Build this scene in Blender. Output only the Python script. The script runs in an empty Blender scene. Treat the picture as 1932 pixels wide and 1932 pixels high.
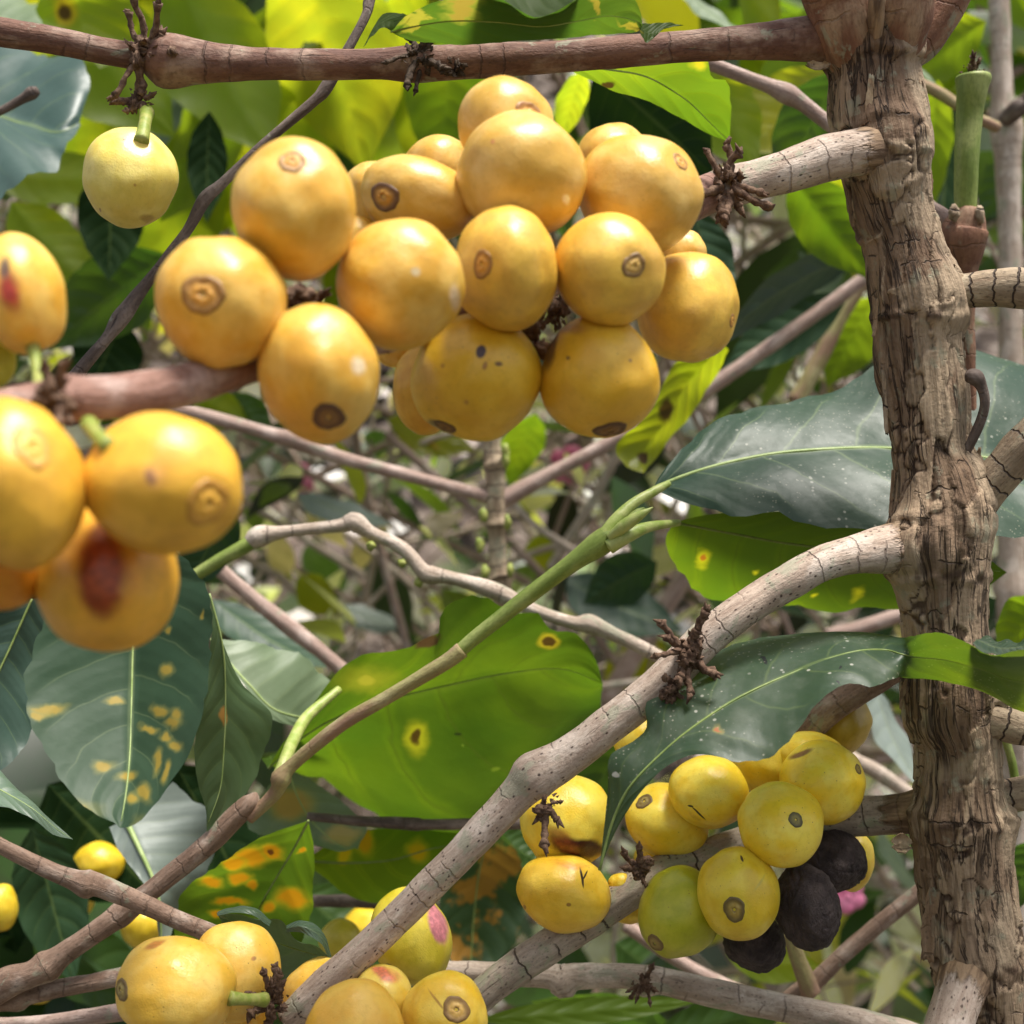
import bpy, bmesh, math, random
from mathutils import Vector, Matrix, noise, Quaternion

random.seed(7)
SC = bpy.context.scene
COL = SC.collection
CAMZ = 1.2
K = 0.72 / 1932.0            # metres per photo unit per metre of distance


def P(px, py, d):
    return Vector(((px - 966) * K * d, d, CAMZ - (py - 966) * K * d))


# ------------------------------------------------------------------ objects
def tag(o, label, cat, group=None, kind=None):
    if label:
        o['label'] = label
    if cat:
        o['category'] = cat
    if group:
        o['group'] = group
    if kind:
        o['kind'] = kind
    return o


def empty(name, loc):
    o = bpy.data.objects.new(name, None)
    o.empty_display_size = 0.005
    o.location = loc
    COL.objects.link(o)
    return o


def link(name, bm, mats, parent=None, origin=None, smooth=True):
    """one mesh object; the bmesh is in world space, origin becomes its location"""
    if origin is None:
        origin = Vector((0, 0, 0))
    bmesh.ops.translate(bm, vec=-origin, verts=bm.verts[:])
    me = bpy.data.meshes.new(name)
    bm.to_mesh(me)
    bm.free()
    if smooth:
        me.polygons.foreach_set('use_smooth', [True] * len(me.polygons))
    if not isinstance(mats, (list, tuple)):
        mats = [mats]
    for m in mats:
        me.materials.append(m)
    o = bpy.data.objects.new(name, me)
    COL.objects.link(o)
    if parent is not None:
        o.parent = parent
        w = Vector((0, 0, 0))
        q = parent
        while q is not None:
            w += q.location
            q = q.parent
        o.location = origin - w
    else:
        o.location = origin
    return o


# ------------------------------------------------------------------ nodes
class NT:
    def __init__(s, name):
        s.mat = bpy.data.materials.new(name)
        s.mat.use_nodes = True
        s.t = s.mat.node_tree
        s.t.nodes.clear()
        s.out = s.t.nodes.new('ShaderNodeOutputMaterial')

    def new(s, typ, props=None, ins=None):
        n = s.t.nodes.new(typ)
        for k, v in (props or {}).items():
            setattr(n, k, v)
        for k, v in (ins or {}).items():
            s.set(n.inputs[k], v)
        return n

    def set(s, sock, v):
        if isinstance(v, bpy.types.NodeSocket):
            s.t.links.new(v, sock)
        else:
            if sock.type == 'RGBA' and len(v) == 3:
                v = (*v, 1.0)
            sock.default_value = v

    def math(s, op, a, b=None, c=None, clamp=False):
        n = s.new('ShaderNodeMath', {'operation': op, 'use_clamp': clamp}, {0: a})
        if b is not None:
            s.set(n.inputs[1], b)
        if c is not None:
            s.set(n.inputs[2], c)
        return n.outputs[0]

    def vmath(s, op, a, b=None):
        n = s.new('ShaderNodeVectorMath', {'operation': op}, {0: a})
        if b is not None:
            s.set(n.inputs[1], b)
        return n.outputs[1] if op in ('LENGTH', 'DISTANCE', 'DOT_PRODUCT') else n.outputs[0]

    def mix(s, f, a, b, blend='MIX'):
        n = s.new('ShaderNodeMix', {'data_type': 'RGBA', 'blend_type': blend}, {0: f, 6: a, 7: b})
        return n.outputs[2]

    def step(s, x, lo, hi, a=0.0, b=1.0):
        n = s.new('ShaderNodeMapRange', {'interpolation_type': 'SMOOTHSTEP'},
                  {0: x, 1: lo, 2: hi, 3: a, 4: b})
        return n.outputs[0]

    def noise(s, vec, scale, detail=3.0, rough=0.55, dist=0.0):
        n = s.new('ShaderNodeTexNoise', None,
                  {'Vector': vec, 'Scale': scale, 'Detail': detail, 'Roughness': rough, 'Distortion': dist})
        return n.outputs[0]

    def noisec(s, vec, scale, detail=2.0):
        n = s.new('ShaderNodeTexNoise', None, {'Vector': vec, 'Scale': scale, 'Detail': detail})
        return n.outputs[1]

    def vor(s, vec, scale, feature='F1', rand=1.0):
        n = s.new('ShaderNodeTexVoronoi', {'feature': feature},
                  {'Vector': vec, 'Scale': scale, 'Randomness': rand})
        return n

    def coord(s, which='Object'):
        return s.new('ShaderNodeTexCoord').outputs[which]

    def scalev(s, vec, sc):
        n = s.new('ShaderNodeMapping', None, {'Vector': vec, 'Scale': sc})
        return n.outputs[0]

    def finish(s, shader):
        s.t.links.new(shader, s.out.inputs[0])
        return s.mat


def bump(t, h, strength, dist):
    return t.new('ShaderNodeBump', None, {'Height': h, 'Strength': strength, 'Distance': dist}).outputs[0]


# ---- fruit skin: object space is the unit sphere, so marks sit where they are on the fruit
def mat_cherry(name, ca, cb, marks=(), rough=0.34, specks=0.5, sss=0.45, seed=0.0, wrinkle=0.0):
    t = NT(name)
    co = t.coord('Object')
    cs = t.vmath('ADD', co, (seed * 3.1, seed * 1.7, seed * 2.3))
    n1 = t.noise(cs, 1.5, 3)
    n2 = t.noise(cs, 7.0, 4)
    col = t.mix(t.step(n1, 0.36, 0.66), ca, cb)
    col = t.mix(t.step(n2, 0.45, 0.8, 0, 0.28), col, tuple(c * 0.62 for c in ca))
    # little freckles
    v = t.vor(cs, 7.5)
    rnd = t.new('ShaderNodeSeparateColor', None, {0: v.outputs['Color']}).outputs[0]
    dot = t.math('MULTIPLY', t.step(v.outputs['Distance'], 0.05, 0.13, 1, 0), t.step(rnd, 0.62, 0.7))
    col = t.mix(t.math('MULTIPLY', dot, specks), col, (0.2, 0.09, 0.02))
    v2 = t.vor(cs, 24)
    rnd2 = t.new('ShaderNodeSeparateColor', None, {0: v2.outputs['Color']}).outputs[1]
    dot2 = t.math('MULTIPLY', t.step(v2.outputs['Distance'], 0.1, 0.28, 1, 0), t.step(rnd2, 0.78, 0.84))
    col = t.mix(t.math('MULTIPLY', dot2, specks * 0.5), col, (0.26, 0.13, 0.03))
    wob = t.noisec(cs, 3.4, 4)
    wob = t.vmath('SUBTRACT', wob, (0.5, 0.5, 0.5))
    markmask = None
    for (u, w, su, sw, ang, mc, soft, amt) in marks:
        d = t.vmath('SUBTRACT', co, (u, 0, w))
        wn = t.new('ShaderNodeVectorMath', {'operation': 'SCALE'}, {0: wob, 'Scale': 0.5 * min(su, sw) + 0.02})
        d = t.vmath('ADD', d, wn.outputs[0])
        mp = t.new('ShaderNodeMapping', {'vector_type': 'POINT'},
                   {'Vector': d, 'Rotation': (0, math.radians(-ang), 0)})
        d2 = t.vmath('MULTIPLY', mp.outputs[0], (1.0 / su, 0.0, 1.0 / sw))
        ln = t.vmath('LENGTH', d2)
        m = t.step(ln, 1.0 - soft, 1.0 + soft * 0.3, 1, 0)
        sep = t.new('ShaderNodeSeparateXYZ', None, {0: co})
        m = t.math('MULTIPLY', m, t.step(sep.outputs[1], -0.1, 0.1, 1, 0))
        m = t.math('MULTIPLY', m, amt)
        mcol = t.mix(t.step(t.noise(cs, 9, 3), 0.3, 0.75), mc, tuple(min(1, c * 1.7 + 0.004) for c in mc))
        col = t.mix(m, col, mcol)
        markmask = m if markmask is None else t.math('MAXIMUM', markmask, m)
    h = t.math('ADD', t.math('MULTIPLY', n2, 0.5), t.math('MULTIPLY', t.noise(cs, 28, 3), 0.25))
    h = t.math('SUBTRACT', h, t.math('MULTIPLY', dot, 0.4))
    if wrinkle:
        wv = t.noise(t.scalev(cs, (6, 6, 1.6)), 1.6, 5, 0.62, 1.2)
        h = t.math('ADD', h, t.math('MULTIPLY', wv, wrinkle))
    bp = bump(t, h, 0.16 if not wrinkle else 0.75, 0.0012 if not wrinkle else 0.0022)
    r = t.math('ADD', t.math('MULTIPLY', n2, 0.16), rough - 0.07)
    b = t.new('ShaderNodeBsdfPrincipled', None,
              {'Base Color': col, 'Roughness': r, 'Normal': bp, 'Specular IOR Level': 0.5,
               'Subsurface Weight': sss * 0.5, 'Subsurface Radius': (1.0, 0.6, 0.25), 'Subsurface Scale': 0.0022})
    return t.finish(b.outputs[0])


def mat_calyx(name, ring, mid, pit):
    """radial colours of the scar at the fruit's tip: UV.x runs from the pit to the rim"""
    t = NT(name)
    uv = t.coord('UV')
    sx = t.new('ShaderNodeSeparateXYZ', None, {0: uv}).outputs[0]
    n = t.noise(t.coord('Object'), 1500, 3)
    x = t.math('ADD', sx, t.math('MULTIPLY', t.math('SUBTRACT', n, 0.5), 0.14))
    cr = t.new('ShaderNodeValToRGB', None, {0: x})
    e = cr.color_ramp.elements
    e[0].position, e[0].color = 0.0, (*pit, 1)
    e[1].position, e[1].color = 1.0, (*ring, 1)
    for p, c in ((0.13, pit), (0.24, mid), (0.5, mid), (0.66, tuple((a + b) / 2 for a, b in zip(mid, ring))), (0.86, ring)):
        q = e.new(p)
        q.color = (*c, 1)
    b = t.new('ShaderNodeBsdfPrincipled', None,
              {'Base Color': cr.outputs[0], 'Roughness': 0.5, 'Subsurface Weight': 0.2,
               'Subsurface Radius': (1, 0.5, 0.12), 'Subsurface Scale': 0.0015,
               'Normal': bump(t, n, 0.3, 0.0004)})
    return t.finish(b.outputs[0])


def mat_leaf(name, c1, c2, tr, tw=0.45, rough=0.36, spec=0.5, vein=0.35, veincol=(0.22, 0.3, 0.08), nv=8.0,
             spots=(), origin=None, rust=0.0, rustcol=(0.55, 0.33, 0.03), dust=0.0, seed=0.0, bumpy=1.0, mott=0.6):
    t = NT(name)
    ob = t.coord('Object')
    os_ = t.vmath('ADD', ob, (seed * 0.37, seed * 0.21, seed * 0.13))
    uv = t.new('ShaderNodeSeparateXYZ', None, {0: t.coord('UV')})
    u, v = uv.outputs[0], uv.outputs[1]
    a = t.math('ABSOLUTE', t.math('SUBTRACT', t.math('MULTIPLY', v, 2.0), 1.0))
    nz = t.noise(os_, 60, 3)
    # side veins sweep towards the tip
    s = t.math('SUBTRACT', t.math('MULTIPLY', u, nv), t.math('MULTIPLY', t.math('POWER', a, 1.35), 1.5))
    s = t.math('ADD', s, t.math('MULTIPLY', t.math('SUBTRACT', nz, 0.5), 0.5))
    side = t.math('GREATER_THAN', v, 0.5)
    s = t.math('ADD', s, t.math('MULTIPLY', side, 0.37))
    pp = t.math('PINGPONG', s, 0.5)
    lat = t.math('MULTIPLY', t.step(pp, 0.0, 0.045, 1, 0), t.step(a, 0.65, 0.98, 1, 0))
    rib = t.step(a, 0.015, 0.05, 1, 0)
    veins = t.math('MAXIMUM', t.math('MULTIPLY', lat, 0.6), rib)
    m = t.noise(os_, 26, 4, 0.6)
    col = t.mix(t.step(m, 0.34, 0.68), c1, c2)
    fine = t.noise(os_, 420, 3, 0.6)
    col = t.mix(t.math('MULTIPLY', fine, 0.35), col, tuple(c * 0.6 for c in c1))
    col = t.mix(t.math('MULTIPLY', veins, vein), col, veincol)
    big = t.noise(os_, 13, 3, 0.5)
    trc = t.mix(t.step(m, 0.3, 0.72), tr, (tr[0] * 0.5, tr[1] * 0.75, tr[2]))
    trc = t.mix(t.step(big, 0.42, 0.62, 0, mott), trc, (tr[0] * 0.22, tr[1] * 0.38, tr[2] * 0.5))
    band = t.math('MULTIPLY', t.noise(t.new('ShaderNodeCombineXYZ', None, {0: t.math('FLOOR', t.math('ADD', s, 0.0)), 1: side}).outputs[0], 7.3, 0), t.step(pp, 0.02, 0.2, 0.4, 1.0))
    trc = t.mix(t.step(band, 0.3, 0.65, 0, 0.42), trc, (tr[0] * 0.4, tr[1] * 0.55, tr[2]))
    trc = t.mix(t.math('MULTIPLY', lat, 0.5), trc, tuple(x * 0.45 for x in tr))
    trc = t.mix(t.math('MULTIPLY', fine, 0.25), trc, tuple(c * 0.6 for c in tr))
    if rust:
        rm = t.noise(t.vmath('ADD', os_, (3.3, 1.1, 0.4)), 75, 4, 0.55)
        rmask = t.step(rm, 0.73 - rust * 0.25, 0.80 - rust * 0.25)
        col = t.mix(rmask, col, rustcol)
        trc = t.mix(t.math('MULTIPLY', rmask, 0.85), trc, tuple(c * 0.9 for c in rustcol))
    wob = t.vmath('SUBTRACT', t.noisec(os_, 160, 4), (0.5, 0.5, 0.5))
    wob = t.new('ShaderNodeVectorMath', {'operation': 'SCALE'}, {0: wob, 'Scale': 0.0045}).outputs[0]
    for (px, py, d, rx, ry, sc, halo) in spots:
        c = P(px, py, d) - origin
        dv = t.vmath('ADD', t.vmath('SUBTRACT', ob, tuple(c)), wob)
        dv = t.vmath('MULTIPLY', dv, (1 / (rx * K * d), 12.0, 1 / (ry * K * d)))
        ln = t.vmath('LENGTH', dv)
        if halo:
            hm = t.math('MULTIPLY', t.step(ln, 0.8, halo[1], 1, 0), 0.75)
            col = t.mix(t.math('MULTIPLY', hm, 0.8), col, halo[0])
            trc = t.mix(hm, trc, halo[0])
        mk = t.math('MULTIPLY', t.step(ln, 0.55, 1.15, 1, 0), 0.92)
        col = t.mix(mk, col, sc)
        trc = t.mix(mk, trc, sc)
    if dust:
        dvv = t.vor(os_, 700)
        dr = t.new('ShaderNodeSeparateColor', None, {0: dvv.outputs['Color']}).outputs[0]
        patch = t.step(t.noise(os_, 45, 3), 0.4, 0.62)
        dm = t.math('MULTIPLY', t.step(dvv.outputs['Distance'], 0.14, 0.3, 1, 0), t.step(dr, 0.78, 0.82))
        dm = t.math('MULTIPLY', t.math('MULTIPLY', dm, patch), dust)
        col = t.mix(dm, col, (0.45, 0.45, 0.38))
        dv2 = t.vor(os_, 1500)
        dr2 = t.new('ShaderNodeSeparateColor', None, {0: dv2.outputs['Color']}).outputs[1]
        dm2 = t.math('MULTIPLY', t.step(dv2.outputs['Distance'], 0.15, 0.36, 1, 0), t.step(dr2, 0.7, 0.78))
        dm2 = t.math('MULTIPLY', t.math('MULTIPLY', dm2, t.step(t.noise(os_, 70, 3), 0.42, 0.6)), 0.6 * dust)
        col = t.mix(dm2, col, (0.42, 0.40, 0.3))
        film = t.math('MULTIPLY', t.step(t.noise(os_, 90, 5, 0.65), 0.45, 0.75), 0.22 * dust)
        col = t.mix(film, col, (0.3, 0.31, 0.26))
    quilt = t.math('MULTIPLY', t.step(pp, 0.0, 0.4), 0.9)
    h = t.math('ADD', quilt, t.math('MULTIPLY', t.noise(os_, 110, 3), 0.9))
    h = t.math('ADD', h, t.math('MULTIPLY', fine, 0.18))
    bp = bump(t, h, 0.30 * bumpy, 0.0008)
    rg = t.math('ADD', t.math('MULTIPLY', t.noise(os_, 55, 4), 0.22), rough - 0.1)
    b = t.new('ShaderNodeBsdfPrincipled', None,
              {'Base Color': col, 'Roughness': rg, 'Normal': bp, 'Specular IOR Level': spec})
    tl = t.new('ShaderNodeBsdfTranslucent', None, {'Color': trc, 'Normal': bp})
    mx = t.new('ShaderNodeMixShader', None, {0: tw, 1: b.outputs[0], 2: tl.outputs[0]})
    return t.finish(mx.outputs[0])


def mat_bark(name, c1, c2, dark, pale, specks=0.6, rings=0.5, lichen=0.2, lichencol=(0.27, 0.28, 0.2), rough=0.75,
             streak=1.0, crack=0.5, seed=0.0, green=None, bstr=0.9, rg=0.5, base=None):
    """UV is in metres: x round the stem, y along it"""
    t = NT(name)
    uv = t.vmath('ADD', t.coord('UV'), (seed * 0.13, seed * 0.29, 0.0))
    ob = t.coord('Object')
    n1 = t.noise(t.scalev(uv, (520, 70, 1)), 1.0, 5, 0.6, 0.4)
    n2 = t.noise(t.scalev(uv, (150, 90, 1)), 1.0, 4, 0.6)
    n3 = t.noise(t.scalev(uv, (1700, 900, 1)), 1.0, 4, 0.65)
    col = t.mix(t.step(n1, 0.35, 0.66), c1, c2)
    col = t.mix(t.step(n2, 0.48, 0.66, 0, 0.9), col, pale)
    col = t.mix(t.math('MULTIPLY', t.step(n3, 0.42, 0.75), 0.45), col, tuple(c * 0.5 for c in c1))
    if lichen:
        lm = t.step(t.noise(t.scalev(uv, (170, 110, 1)), 1.0, 5, 0.65, 0.5), 0.60 - lichen * 0.15, 0.66 - lichen * 0.1)
        col = t.mix(t.math('MULTIPLY', lm, 0.65), col, lichencol)
    fib = t.noise(t.scalev(uv, (1100, 60, 1)), 1.0, 3, 0.6, 0.8)
    fm = t.math('MULTIPLY', t.step(fib, 0.62, 0.70), crack)
    fm = t.math('MULTIPLY', fm, t.step(t.noise(t.scalev(uv, (90, 60, 1)), 1.0, 2), 0.42, 0.58))
    col = t.mix(fm, col, dark)
    h = t.math('ADD', t.math('MULTIPLY', n1, 0.6 * streak), t.math('MULTIPLY', n3, 0.35))
    h = t.math('SUBTRACT', h, t.math('MULTIPLY', fm, 0.6))
    if specks:
        v = t.vor(t.scalev(uv, (1100, 800, 1)), 1.0)
        rnd = t.new('ShaderNodeSeparateColor', None, {0: v.outputs['Color']}).outputs[0]
        dm = t.math('MULTIPLY', t.step(v.outputs['Distance'], 0.12, 0.32, 1, 0), t.step(rnd, 0.46, 0.54))
        dm = t.math('MULTIPLY', dm, specks)
        col = t.mix(dm, col, dark)
        v = t.vor(t.scalev(uv, (2600, 1900, 1)), 1.0)
        rnd = t.new('ShaderNodeSeparateColor', None, {0: v.outputs['Color']}).outputs[1]
        dm = t.math('MULTIPLY', t.step(v.outputs['Distance'], 0.15, 0.4, 1, 0), t.step(rnd, 0.6, 0.68))
        dm = t.math('MULTIPLY', t.math('MULTIPLY', dm, specks * 0.75), t.step(t.noise(t.scalev(uv, (130, 90, 1)), 1.0, 3), 0.4, 0.6))
        col = t.mix(dm, col, dark)
    if rings:
        # thin cracks that run round the stem at uneven spacings
        vy = t.new('ShaderNodeSeparateXYZ', None, {0: uv}).outputs[1]
        wv = t.math('MULTIPLY', t.math('SUBTRACT', t.noise(t.scalev(uv, (260, 50, 1)), 1.0, 3), 0.5), 0.0032)
        vy2 = t.math('ADD', vy, wv)
        vr = t.new('ShaderNodeTexVoronoi', {'voronoi_dimensions': '1D', 'feature': 'DISTANCE_TO_EDGE'},
                   {'W': vy2, 'Scale': 190.0})
        rm = t.step(vr.outputs['Distance'], 0.012, 0.05, 1, 0)
        gate = t.step(t.noise(t.scalev(uv, (55, 85, 1)), 1.0, 2), rg, rg + 0.06)
        rm = t.math('MULTIPLY', t.math('MULTIPLY', rm, gate), rings)
        col = t.mix(rm, col, dark)
        h = t.math('SUBTRACT', h, t.math('MULTIPLY', rm, 1.0))
    if base:
        vb = t.new('ShaderNodeSeparateXYZ', None, {0: t.coord('UV')}).outputs[1]
        vb = t.math('ADD', vb, t.math('MULTIPLY', t.math('SUBTRACT', t.noise(t.scalev(uv, (420, 120, 1)), 1.0, 4), 0.5), 0.012))
        bm_ = t.step(vb, base, base + 0.003, 1, 0)
        bcol = t.mix(t.step(n1, 0.35, 0.65), (0.10, 0.058, 0.034), (0.33, 0.22, 0.13))
        col = t.mix(bm_, col, bcol)
        h = t.math('ADD', h, t.math('MULTIPLY', bm_, 1.2))
    if green is not None:
        gm = t.step(t.noise(t.scalev(uv, (120, 40, 1)), 1.0, 3), green[1] - 0.08, green[1] + 0.08)
        col = t.mix(gm, col, green[0])
    b = t.new('ShaderNodeBsdfPrincipled', None,
              {'Base Color': col, 'Roughness': rough, 'Specular IOR Level': 0.35, 'Normal': bump(t, h, bstr, 0.0007)})
    return t.finish(b.outputs[0])


def mat_trunk(name):
    """plate colours come with the modelled bark plates (attribute: r plate tone, g exposed inner bark, b old grey skin and paler right flank)"""
    t = NT(name)
    at = t.new('ShaderNodeAttribute', {'attribute_name': 'bark'})
    sp = t.new('ShaderNodeSeparateColor', None, {0: at.outputs['Color']})
    pl, inner, skin = sp.outputs[0], sp.outputs[1], sp.outputs[2]
    uv = t.coord('UV')
    fib = t.noise(t.scalev(uv, (900, 55, 1)), 1.0, 6, 0.65, 0.6)
    fib2 = t.noise(t.scalev(uv, (2600, 160, 1)), 1.0, 4, 0.6)
    blot = t.noise(t.scalev(uv, (260, 190, 1)), 1.0, 5, 0.65)
    col = t.mix(t.step(pl, 0.1, 0.9), (0.17, 0.105, 0.064), (0.40, 0.285, 0.185))
    col = t.mix(t.step(skin, 0.3, 0.7, 0, 0.7), col, (0.44, 0.335, 0.225))
    col = t.mix(t.math('MULTIPLY', t.step(fib, 0.46, 0.70, 0, 0.75), t.step(skin, 0.2, 0.8, 1.0, 0.45)), col, (0.075, 0.043, 0.026))
    col = t.mix(t.step(fib2, 0.5, 0.8, 0, 0.35), col, (0.48, 0.37, 0.24))
    col = t.mix(t.step(blot, 0.56, 0.66, 0, 0.6), col, (0.29, 0.285, 0.20))
    v = t.vor(t.scalev(uv, (620, 560, 1)), 1.0)
    rnd = t.new('ShaderNodeSeparateColor', None, {0: v.outputs['Color']}).outputs[0]
    dm = t.math('MULTIPLY', t.step(v.outputs['Distance'], 0.1, 0.34, 1, 0), t.step(rnd, 0.66, 0.72))
    col = t.mix(t.math('MULTIPLY', dm, 0.55), col, (0.06, 0.04, 0.028))
    col = t.mix(t.step(inner, 0.2, 0.85, 0, 0.9), col, (0.065, 0.036, 0.022))
    fis = t.noise(t.scalev(uv, (430, 34, 1)), 1.0, 5, 0.62, 0.9)
    fm = t.math('MULTIPLY', t.step(t.math('ABSOLUTE', t.math('SUBTRACT', fis, 0.53)), 0.006, 0.028, 1, 0), t.step(t.noise(t.scalev(uv, (110, 60, 1)), 1.0, 2), 0.40, 0.5))
    vy = t.new('ShaderNodeSeparateXYZ', None, {0: uv}).outputs[1]
    vy2 = t.math('ADD', vy, t.math('MULTIPLY', t.math('SUBTRACT', t.noise(t.scalev(uv, (240, 60, 1)), 1.0, 3), 0.5), 0.005))
    vr = t.new('ShaderNodeTexVoronoi', {'voronoi_dimensions': '1D', 'feature': 'DISTANCE_TO_EDGE'}, {'W': vy2, 'Scale': 230.0})
    rm = t.math('MULTIPLY', t.step(vr.outputs['Distance'], 0.012, 0.055, 1, 0), t.step(t.noise(t.scalev(uv, (190, 120, 1)), 1.0, 2), 0.53, 0.58))
    fm = t.math('MAXIMUM', fm, t.math('MULTIPLY', rm, 0.85))
    fm = t.math('MULTIPLY', fm, t.step(skin, 0.25, 0.75, 1.0, 0.3))
    col = t.mix(t.math('MULTIPLY', fm, 0.85), col, (0.032, 0.019, 0.013))
    h = t.math('ADD', t.math('MULTIPLY', fib, 0.8), t.math('MULTIPLY', fib2, 0.4))
    h = t.math('SUBTRACT', h, t.math('MULTIPLY', fm, 0.9))
    h = t.math('ADD', h, t.math('MULTIPLY', t.noise(t.scalev(uv, (1500, 1200, 1)), 1.0, 4), 0.4))
    b = t.new('ShaderNodeBsdfPrincipled', None,
              {'Base Color': col, 'Roughness': 0.8, 'Specular IOR Level': 0.3, 'Normal': bump(t, h, 0.9, 0.0009)})
    return t.finish(b.outputs[0])


def mat_plain(name, c1, c2, scale=300, rough=0.7, bstr=0.4, bd=0.0006, tr=None, tw=0.0, spec=0.4):
    t = NT(name)
    ob = t.coord('Object')
    n = t.noise(ob, scale, 5, 0.6)
    col = t.mix(t.step(n, 0.35, 0.66), c1, c2)
    b = t.new('ShaderNodeBsdfPrincipled', None,
              {'Base Color': col, 'Roughness': rough, 'Specular IOR Level': spec, 'Normal': bump(t, n, bstr, bd)})
    if tr:
        tl = t.new('ShaderNodeBsdfTranslucent', None, {'Color': tr})
        return t.finish(t.new('ShaderNodeMixShader', None, {0: tw, 1: b.outputs[0], 2: tl.outputs[0]}).outputs[0])
    return t.finish(b.outputs[0])


def mat_litter(name, tw=0.0, rough=0.55):
    """colour per leaf comes from the mesh attribute 'tone'"""
    t = NT(name)
    at = t.new('ShaderNodeAttribute', {'attribute_name': 'tone'})
    n = t.noise(t.coord('Object'), 90, 4)
    col = t.mix(t.step(n, 0.3, 0.7, 0, 0.5), at.outputs['Color'], (0.03, 0.03, 0.02))
    b = t.new('ShaderNodeBsdfPrincipled', None, {'Base Color': col, 'Roughness': rough, 'Specular IOR Level': 0.5})
    if tw:
        tc = t.mix(1.0, at.outputs['Color'], (2.6, 2.6, 0.8), 'MULTIPLY')
        tl = t.new('ShaderNodeBsdfTranslucent', None, {'Color': tc})
        return t.finish(t.new('ShaderNodeMixShader', None, {0: tw, 1: b.outputs[0], 2: tl.outputs[0]}).outputs[0])
    return t.finish(b.outputs[0])


# ------------------------------------------------------------------ shapes
def catmull(pts, n):
    """pts: tuples of floats; n samples, even in the tuple's first three coordinates' chord"""
    pts = [tuple(map(float, p)) for p in pts]
    if len(pts) == 2:
        return [tuple(a + (b - a) * i / (n - 1) for a, b in zip(*pts)) for i in range(n)]
    ext = [tuple(2 * a - b for a, b in zip(pts[0], pts[1]))] + pts + [tuple(2 * a - b for a, b in zip(pts[-1], pts[-2]))]
    fine = []
    for i in range(1, len(ext) - 2):
        p0, p1, p2, p3 = ext[i - 1:i + 3]
        for k in range(16):
            t = k / 16
            fine.append(tuple(0.5 * (2 * b + (c - a) * t + (2 * a - 5 * b + 4 * c - d) * t * t + (3 * b - a - 3 * c + d) * t ** 3)
                              for a, b, c, d in zip(p0, p1, p2, p3)))
    fine.append(pts[-1])
    cum = [0.0]
    for a, b in zip(fine, fine[1:]):
        cum.append(cum[-1] + math.dist(a[:3], b[:3]))
    out, j = [], 0
    for i in range(n):
        s = cum[-1] * i / (n - 1)
        while j < len(cum) - 2 and cum[j + 1] < s:
            j += 1
        f = (s - cum[j]) / max(1e-12, cum[j + 1] - cum[j])
        out.append(tuple(a + (b - a) * min(1, max(0, f)) for a, b in zip(fine[j], fine[j + 1])))
    return out


def catmull_u(pts, n):
    ext = [[2 * a - b for a, b in zip(pts[0], pts[1])]] + [list(p) for p in pts] + [[2 * a - b for a, b in zip(pts[-1], pts[-2])]]
    out = []
    for i in range(n):
        s = (len(pts) - 1) * i / (n - 1)
        j = min(len(pts) - 2, int(s))
        t = s - j
        p0, p1, p2, p3 = ext[j:j + 4]
        out.append(tuple(0.5 * (2 * b + (c - a) * t + (2 * a - 5 * b + 4 * c - d) * t * t + (3 * b - a - 3 * c + d) * t ** 3)
                         for a, b, c, d in zip(p0, p1, p2, p3)))
    return out


def frames(pts):
    T = []
    for i in range(len(pts)):
        a = pts[max(0, i - 1)]
        b = pts[min(len(pts) - 1, i + 1)]
        T.append((b - a).normalized())
    ref = Vector((0, 1, 0))                    # seam on the far side
    if abs(T[0].dot(ref)) > 0.95:
        ref = Vector((1, 0, 0))
    out = []
    nrm = (ref - T[0] * ref.dot(T[0])).normalized()
    for tt in T:
        nrm = (nrm - tt * nrm.dot(tt)).normalized()
        out.append((tt, nrm, tt.cross(nrm)))
    return out


def add_tube(bm, pts, radii, seg=18, rough=0.05, rscale=180.0, seed=0.0, cap=True, disp=None, attr=None):
    uvl = bm.loops.layers.uv.verify()
    fr = frames(pts)
    rows = []
    L = 0.0
    lens = []
    rm = sum(radii) / len(radii)
    for i, p in enumerate(pts):
        if i:
            L += (p - pts[i - 1]).length
        lens.append(L)
        row = []
        for k in range(seg):
            th = 2 * math.pi * k / seg
            dirv = fr[i][1] * math.cos(th) + fr[i][2] * math.sin(th)
            r = radii[i]
            q = p + dirv * r
            if rough:
                nz = noise.noise(q * rscale + Vector((seed, seed * 2, 0)))
                nz2 = noise.noise(q * rscale * 0.3 + Vector((seed * 3, 0, seed)))
                r *= 1 + rough * nz + rough * 1.2 * nz2
            ex = None
            if disp:
                dr, ex = disp(th, L, p, dirv, r)
                r += dr
            vtx = bm.verts.new(p + dirv * r)
            if attr is not None and ex is not None:
                vtx[attr] = (*ex, 1.0)
            row.append(vtx)
        rows.append(row)
    for i in range(len(rows) - 1):
        for k in range(seg):
            k2 = (k + 1) % seg
            f = bm.faces.new((rows[i][k], rows[i][k2], rows[i + 1][k2], rows[i + 1][k]))
            us = (k / seg, (k + 1) / seg, (k + 1) / seg, k / seg)
            vs = (lens[i], lens[i], lens[i + 1], lens[i + 1])
            for lp, a, b in zip(f.loops, us, vs):
                lp[uvl].uv = (a * 2 * math.pi * rm, b)
    if cap:
        for row, p, s in ((rows[0], pts[0], -1), (rows[-1], pts[-1], 1)):
            c = bm.verts.new(p + fr[0 if s < 0 else -1][0] * s * 0.15 * radii[0 if s < 0 else -1])
            for k in range(seg):
                k2 = (k + 1) % seg
                f = bm.faces.new((row[k2], row[k], c) if s < 0 else (row[k], row[k2], c))
                for lp in f.loops:
                    lp[uvl].uv = (0.001, lens[0 if s < 0 else -1])
    return rows


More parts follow.
